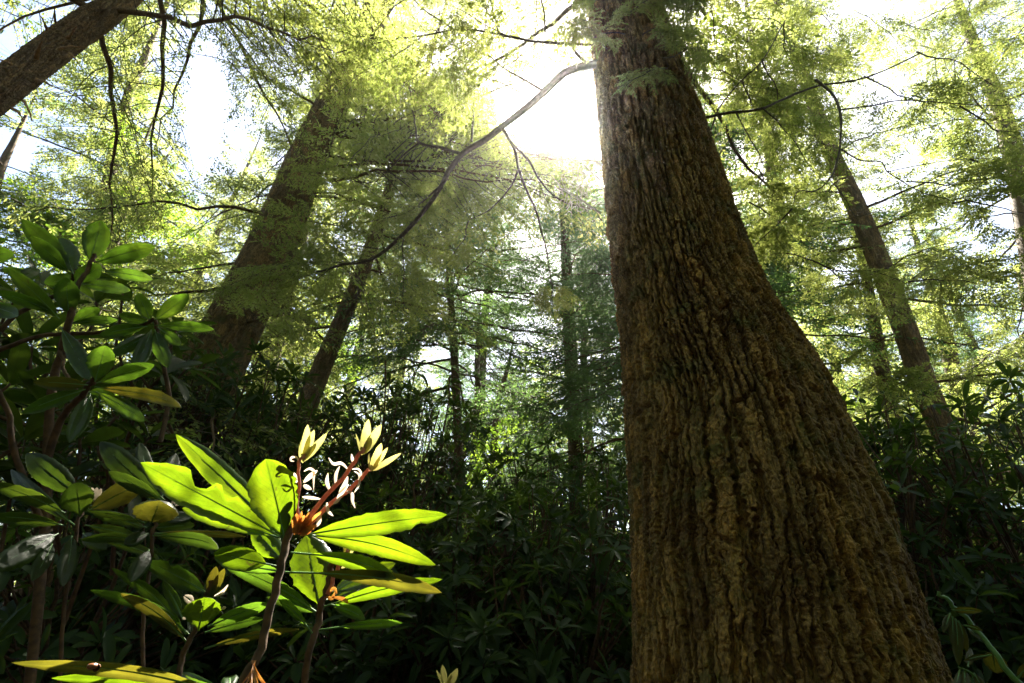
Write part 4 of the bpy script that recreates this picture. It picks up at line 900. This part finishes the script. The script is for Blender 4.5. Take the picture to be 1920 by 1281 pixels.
def heart_plant():
    base = at(335, 1330, .95); base[2] = 0
    root = thing('rhododendron_plant', 'small rhododendron with rounded leaf and olive bud low left of the glowing plant', 'plant', base)
    st = MB(); px_tube(st, [(325, 1420, .92), (332, 1330, .93), (338, 1270, .94), (348, 1225, .95), (360, 1185, .95), (372, 1155, .95), (390, 1122, .95)], 13, 8, 26, 8); st.build('stem', M['stem'], root, base)
    leaves_on(root, base, [
        (372, 1182, 384, 1120, 62, .94, .91, .1, .02, 1.5, dict(label='rounded leaf facing the viewer, half in shade', pw=.6, mat='leaf_lit')), (390, 1175, 505, 1132, 26, .95, .92, .45, .05, 1.0), (384, 1186, 495, 1160, 18, .95, .98, .6, .05, 1.0), (384, 1216, 562, 1180, 14, .94, .90, .8, .05, 1.0, dict(mat='leaf_old')),
        (358, 1192, 168, 1106, 22, .95, .92, .75, .10, 1.1), (352, 1205, 226, 1112, 20, .95, .90, .75, .08, 1.1, dict(mat='leaf_old')), (344, 1162, 306, 1088, 18, .95, .99, .9, .02, 1.0, dict(label='narrow leaf with a white glint')), (350, 1190, 210, 1065, 20, .96, 1.0, .7, .08, 1.1),
        (388, 1112, 262, 1046, 32, .98, 1.02, .3, .05, .9, dict(label='deep green leaf with torn lower edge', bites=[(1, .6, .04, .4)]))], M['leaf_mid'])
    f = MB()
    for (bx, by, tx, ty, w) in [(391, 1122, 405, 1062, 20), (393, 1121, 421, 1066, 16), (395, 1122, 426, 1104, 8)]:
        g = blade(bx, by, tx, ty, w, .95, .945, .2, .04, 1.0, n=14, pet=.02); f.add(g.V[0], g.Q[0], 0, g.U[0])
    f.build('bud_leaves', M['leaf_old'], root, base)
    br = MB()
    for pts in [[(372, 1140, .94), (352, 1128, .94), (344, 1118, .94)], [(362, 1132, .94), (358, 1120, .94), (346, 1116, .94)], [(402, 1118, .94), (415, 1112, .94), (428, 1096, .94)], [(342, 1160, .94), (352, 1158, .94)], [(416, 1142, .94), (424, 1138, .94)]]: ribbon(br, pts, 6)
    br.build('papery_bracts', M['bract'], root, base)
heart_plant()

def low_left_plants():
    base = at(120, 1330, 1.1); base[2] = 0
    root = thing('rhododendron_plant', 'shaded rhododendron whorl low at the left edge with a bud in its centre', 'plant', base)
    st = MB(); px_tube(st, [(105, 1420, 1.08), (112, 1300, 1.1), (125, 1130, 1.1), (138, 1010, 1.1), (148, 960, 1.1)], 8, 6, 26, 8); st.build('stem', M['stem'], root, base)
    leaves_on(root, base, [
        (150, 930, 49, 850, 42, 1.1, 1.12, .2, .06, 1.0), (122, 962, -20, 905, 26, 1.1, 1.0, .5, .06, 1.0), (165, 958, 278, 900, 42, 1.1, 1.12, .25, .05, 1.0, dict(mat='leaf_old')), (118, 985, -30, 968, 22, 1.1, 1.0, .6, .07, 1.0), (150, 968, 142, 905, 50, 1.08, 1.0, .3, .02, 1.2),
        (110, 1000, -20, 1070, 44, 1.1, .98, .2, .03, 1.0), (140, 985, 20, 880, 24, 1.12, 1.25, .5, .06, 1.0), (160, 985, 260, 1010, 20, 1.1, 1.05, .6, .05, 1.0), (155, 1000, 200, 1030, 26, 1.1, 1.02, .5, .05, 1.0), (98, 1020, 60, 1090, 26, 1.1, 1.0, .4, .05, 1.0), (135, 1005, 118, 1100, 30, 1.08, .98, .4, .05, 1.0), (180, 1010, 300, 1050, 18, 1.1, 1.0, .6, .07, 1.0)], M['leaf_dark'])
    f = MB()
    for pts in [[(172, 938, 1.1), (172, 920, 1.1), (170, 915, 1.1)], [(176, 938, 1.1), (180, 922, 1.1), (182, 914, 1.1)], [(180, 938, 1.1), (186, 924, 1.1), (190, 916, 1.1)]]: ribbon(f, pts, 8)
    f.build('bud_scales', M['bract'], root, base)
    base = at(270, 1330, 1.02); base[2] = 0
    root = thing('rhododendron_plant', 'rhododendron with a brown backed leaf and white glints beside the bitten leaf', 'plant', base)
    st = MB(); px_tube(st, [(262, 1420, 1.0), (268, 1300, 1.0), (274, 1130, 1.02), (280, 1030, 1.02), (286, 985, 1.02)], 8, 6, 26, 8); st.build('stem', M['stem'], root, base)
    leaves_on(root, base, [
        (308, 938, 187, 828, 40, 1.02, 1.05, .25, .05, 1.15, dict(label='long green leaf with rusty patches')), (306, 940, 203, 884, 24, 1.02, .98, .4, .04, 1.1), (284, 980, 300, 938, 72, 1.0, .95, .2, .02, 1.2, dict(mat='leaf_old', label='rounded brown backed leaf', pw=.55)), (272, 980, 166, 957, 12, 1.02, .98, 1.0, .03, 1.0, dict(label='narrow leaf shining white')), (276, 990, 180, 968, 16, 1.02, 1.06, .8, .04, 1.0),
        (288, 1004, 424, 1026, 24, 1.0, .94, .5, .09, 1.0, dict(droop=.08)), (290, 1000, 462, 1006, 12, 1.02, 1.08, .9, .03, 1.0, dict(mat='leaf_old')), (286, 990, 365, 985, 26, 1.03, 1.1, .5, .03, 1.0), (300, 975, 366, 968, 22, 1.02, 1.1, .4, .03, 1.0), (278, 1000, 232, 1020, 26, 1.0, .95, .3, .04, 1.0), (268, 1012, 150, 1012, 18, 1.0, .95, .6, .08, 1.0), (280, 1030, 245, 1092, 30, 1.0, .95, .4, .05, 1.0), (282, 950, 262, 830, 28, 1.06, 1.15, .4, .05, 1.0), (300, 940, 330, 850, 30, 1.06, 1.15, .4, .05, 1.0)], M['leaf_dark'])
    f = MB()
    for pts in [[(322, 945, 1.02), (328, 932, 1.02), (325, 926, 1.02)], [(326, 945, 1.02), (338, 934, 1.02), (350, 928, 1.02)], [(328, 948, 1.02), (342, 944, 1.02), (352, 946, 1.02)], [(324, 944, 1.02), (334, 928, 1.02), (345, 920, 1.02)]]: ribbon(f, pts, 6)
    f.build('papery_bracts', M['bract'], root, base)
    # the leaves that cross the bottom edge
    base = at(400, 1400, .78); base[2] = 0
    root = thing('rhododendron_plant', 'low rhododendron whose long leaves cross the bottom edge on the left', 'plant', base)
    st = MB(); px_tube(st, [(415, 1480, .76), (420, 1400, .76), (424, 1340, .77), (428, 1300, .78)], 13, 9, 16, 8); st.build('stem', M['stem'], root, base)
    leaves_on(root, base, [
        (420, 1300, 22, 1243, 24, .78, .76, .75, .05, 1.0, dict(mat='leaf_old', label='long olive leaf bearing a small brown snail shell')), (415, 1300, 96, 1272, 24, .78, .80, .6, .06, 1.0, dict(mat='leaf_lit')), (424, 1296, 342, 1262, 18, .80, .9, .6, .08, 1.0), (430, 1296, 430, 1270, 30, .8, .86, .4, .1, 1.0, dict(mat='leaf_mid')), (420, 1310, 270, 1300, 30, .77, .72, .4, .05, 1.0)], M['leaf_mid'])
low_left_plants()

def snail():
    c = at(174, 1252, .755); r = np.random.default_rng(1)
    t = np.linspace(0, 1, 60); ang = t * 4.5 * np.pi; rad = .0055 * (1 - .82 * t)
    S = np.column_stack([np.cos(ang) * rad * .8, np.sin(ang) * rad * .8, .0045 * t]) + c
    V, Q = tube(S, .0042 * (1 - .85 * t), 12); mb = MB(); mb.add(V, Q)
    o = mb.build('snail_shell', plain_mat('shell', (0.12, 0.035, 0.015), (0.25, 0.10, 0.04), 300, 0.3), None, c)
    o['label'] = 'small round reddish brown snail shell resting on the long bottom leaf'; o['category'] = 'snail'
snail()

# --- the large bush at the left edge
def left_bush():
    base = at(60, 1330, 1.35); base[2] = 0
    root = thing('rhododendron_shrub', 'large rhododendron bush with big green leaf whorls rising along the left edge', 'shrub', base)
    st = MB()
    for pts, a, b in [([(20, 1500, 1.35), (60, 1250, 1.36), (85, 1000, 1.36), (93, 820, 1.36), (102, 705, 1.34), (114, 650, 1.32), (127, 608, 1.3), (132, 575, 1.3)], 20, 10), ([(-80, 720, 1.3), (-20, 668, 1.3), (30, 645, 1.3), (70, 633, 1.32), (110, 630, 1.34), (220, 627, 1.4), (285, 612, 1.4)], 9, 7), ([(80, 900, 1.34), (110, 800, 1.3), (150, 745, 1.25), (172, 722, 1.2)], 14, 10),
                      ([(-40, 680, 1.4), (20, 600, 1.4), (62, 575, 1.4), (120, 545, 1.38), (135, 518, 1.36)], 9, 7), ([(127, 608, 1.3), (140, 560, 1.3), (160, 510, 1.3), (172, 490, 1.3)], 9, 7), ([(300, 830, 1.5), (318, 740, 1.5), (300, 660, 1.45), (287, 615, 1.4)], 9, 7), ([(85, 1000, 1.36), (40, 880, 1.3), (10, 780, 1.25), (-30, 700, 1.2)], 12, 8), ([(145, 735, 1.25), (120, 690, 1.3), (105, 660, 1.33)], 6, 6)]:
        px_tube(st, pts, a, b, 26, 8)
    st.build('stem', M['stem'], root, base)
    leaves_on(root, base, [
        (135, 508, 42, 412, 36, 1.36, 1.3, .3, .06, 1.1), (130, 512, 57, 443, 28, 1.36, 1.26, .4, .04, 1.1), (138, 514, 115, 446, 38, 1.35, 1.4, .3, .03, 1.1), (168, 492, 190, 414, 42, 1.3, 1.28, .12, .03, 1.1), (180, 492, 291, 462, 34, 1.3, 1.26, .3, .06, 1.0), (190, 508, 287, 524, 22, 1.3, 1.2, .55, .05, 1.0), (138, 532, 190, 496, 32, 1.35, 1.3, .4, .05, 1.0), (146, 532, 244, 545, 24, 1.35, 1.25, .5, .06, 1.0), (150, 525, 82, 530, 30, 1.36, 1.42, .4, .04, 1.0),
        (112, 598, 14, 502, 28, 1.3, 1.22, .3, .05, 1.0), (129, 590, 123, 520, 38, 1.3, 1.24, .1, .03, 1.0), (136, 606, 187, 578, 28, 1.3, 1.26, .3, .06, 1.0), (136, 606, 221, 600, 18, 1.3, 1.22, .6, .04, 1.0), (113, 612, 167, 712, 30, 1.3, 1.2, .3, -.04, 1.0), (100, 585, -8, 545, 22, 1.3, 1.2, .5, .05, 1.0), (-60, 485, 28, 474, 34, 1.2, 1.16, .3, .04, 1.0), (-40, 455, 12, 450, 16, 1.22, 1.2, .5, .04, 1.0), (-30, 570, 35, 592, 28, 1.2, 1.15, .4, .06, 1.0), (0, 505, 50, 512, 16, 1.3, 1.32, .5, .05, 1.0), (30, 525, 74, 505, 24, 1.3, 1.36, .4, .05, 1.0),
        (178, 716, 198, 648, 42, 1.2, 1.16, .1, .02, 1.2), (182, 718, 290, 684, 30, 1.2, 1.14, .3, .06, 1.0), (178, 726, 351, 762, 24, 1.2, 1.1, .55, .08, 1.0, dict(mat='leaf_old', droop=.04)), (165, 722, 62, 716, 26, 1.2, 1.12, .4, .03, 1.0, dict(mat='leaf_old')), (160, 730, 40, 775, 26, 1.2, 1.12, .5, .05, 1.0), (180, 735, 270, 790, 28, 1.2, 1.12, .5, .06, 1.0), (170, 738, 130, 830, 30, 1.2, 1.1, .4, .04, 1.0), (165, 735, 215, 740, 20, 1.24, 1.3, .5, .06, 1.0),
        (283, 602, 258, 550, 26, 1.4, 1.36, .2, .03, 1.0), (290, 600, 354, 552, 30, 1.4, 1.36, .25, .05, 1.0), (292, 610, 402, 618, 20, 1.4, 1.3, .5, .05, 1.0), (296, 614, 338, 648, 20, 1.4, 1.34, .4, .06, 1.0), (278, 604, 222, 590, 20, 1.4, 1.34, .5, .04, 1.0), (276, 612, 186, 628, 22, 1.4, 1.32, .5, .06, 1.0), (284, 618, 250, 700, 26, 1.4, 1.3, .4, .03, 1.0), (290, 618, 315, 690, 26, 1.4, 1.34, .4, .03, 1.0), (280, 625, 205, 668, 24, 1.4, 1.3, .4, .05, 1.0)], M['leaf_mid'])
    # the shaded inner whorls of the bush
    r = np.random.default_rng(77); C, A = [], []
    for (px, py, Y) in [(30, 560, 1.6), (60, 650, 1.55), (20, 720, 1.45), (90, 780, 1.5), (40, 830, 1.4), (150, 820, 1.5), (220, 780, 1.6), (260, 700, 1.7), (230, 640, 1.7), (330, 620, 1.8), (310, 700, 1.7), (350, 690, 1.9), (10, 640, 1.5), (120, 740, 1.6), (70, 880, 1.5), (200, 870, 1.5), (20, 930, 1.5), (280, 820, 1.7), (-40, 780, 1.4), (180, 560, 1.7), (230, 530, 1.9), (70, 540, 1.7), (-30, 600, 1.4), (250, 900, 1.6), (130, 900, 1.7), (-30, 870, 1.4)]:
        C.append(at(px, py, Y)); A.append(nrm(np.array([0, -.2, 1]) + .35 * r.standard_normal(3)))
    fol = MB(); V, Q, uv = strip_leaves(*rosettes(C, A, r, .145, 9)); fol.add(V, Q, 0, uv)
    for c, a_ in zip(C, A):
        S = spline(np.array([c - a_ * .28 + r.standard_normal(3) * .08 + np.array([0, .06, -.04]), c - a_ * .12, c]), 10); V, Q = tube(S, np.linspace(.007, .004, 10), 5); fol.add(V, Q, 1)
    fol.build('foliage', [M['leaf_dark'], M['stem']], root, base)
left_bush()

# --- the drooping green shoot at the lower right and the little bud in the middle
def right_shoot():
    base = at(1990, 1400, .95); base[2] = 0
    root = thing('sapling_shoot', 'green shoot with limp olive young leaves at the foot of the massive trunk', 'plant', base)
    st = MB(); px_tube(st, [(2010, 1400, .95), (1960, 1320, .95), (1905, 1274, .96), (1860, 1222, .97), (1820, 1175, .98), (1790, 1152, .98), (1782, 1146, .98)], 13, 6, 30, 8); px_tube(st, [(1880, 1330, .97), (1845, 1290, .98), (1822, 1262, .98), (1808, 1252, .98), (1798, 1262, .98)], 6, 3, 16, 6)
    st.build('stem', M['green_stem'], root, base)
    leaves_on(root, base, [
        (1786, 1144, 1842, 1146, 12, .98, .95, .5, .04, .8), (1782, 1150, 1768, 1186, 12, .98, .97, .3, .02, .8), (1786, 1156, 1786, 1212, 12, .98, .97, .5, .02, .8), (1792, 1160, 1798, 1248, 18, .98, .97, .4, .02, .8), (1798, 1164, 1814, 1222, 14, .98, .98, .5, .03, .8), (1808, 1172, 1842, 1182, 8, .98, .95, .6, .06, .8), (1815, 1178, 1840, 1200, 10, .99, .97, .6, .05, .8), (1862, 1222, 1868, 1262, 34, .97, 1.0, .4, .05, .8), (1858, 1228, 1806, 1240, 8, .97, .95, .7, .05, .8),
        (1800, 1256, 1790, 1300, 10, .98, .96, .5, .02, .8), (1808, 1256, 1812, 1300, 16, .98, .96, .4, .02, .8), (1815, 1250, 1820, 1215, 12, .98, 1.0, .4, .02, .8), (1908, 1272, 1935, 1240, 14, .96, .94, .4, .03, .8), (1826, 1262, 1850, 1300, 14, .98, .96, .4, .03, .8)], M['leaf_old'])
    base = at(836, 1340, 1.05); base[2] = 0
    root = thing('rhododendron_seedling', 'little yellow green leaf tuft poking up at the bottom middle', 'plant', base)
    st = MB(); px_tube(st, [(838, 1420, 1.04), (838, 1340, 1.05), (838, 1292, 1.05)], 7, 5, 12, 6); st.build('stem', M['green_stem'], root, base)
    f = MB()
    for (bx, by, tx, ty, w) in [(836, 1292, 829, 1246, 12), (840, 1292, 858, 1253, 14), (834, 1292, 818, 1256, 6), (838, 1294, 846, 1262, 8)]:
        g = blade(bx, by, tx, ty, w, 1.05, 1.05, .2, .04, .9, n=12, pet=.02); f.add(g.V[0], g.Q[0], 0, g.U[0])
    f.build('bud_leaves', M['bud'], root, base)
right_shoot()

def haze(dens, g):
    m, nt, out = mat('thin_forest_air'); v = nd(nt, 'ShaderNodeVolumePrincipled', Density=dens, Anisotropy=g); v.inputs['Color'].default_value = (0.95, 0.95, 0.9, 1)
    nt.links.new(v.outputs[0], out.inputs['Volume'])
    mb = MB(); x0, x1, y0, y1, z0, z1 = -420, 420, -420, 420, -3, 45
    V = np.array([[x0,y0,z0],[x1,y0,z0],[x1,y1,z0],[x0,y1,z0],[x0,y0,z1],[x1,y0,z1],[x1,y1,z1],[x0,y1,z1]])
    mb.add(V, [[0,3,2,1],[4,5,6,7],[0,1,5,4],[1,2,6,5],[2,3,7,6],[3,0,4,7]]); o = mb.build('haze', m, None, smooth=False); o['kind'] = 'stuff'
haze(0.0006, 0.86)
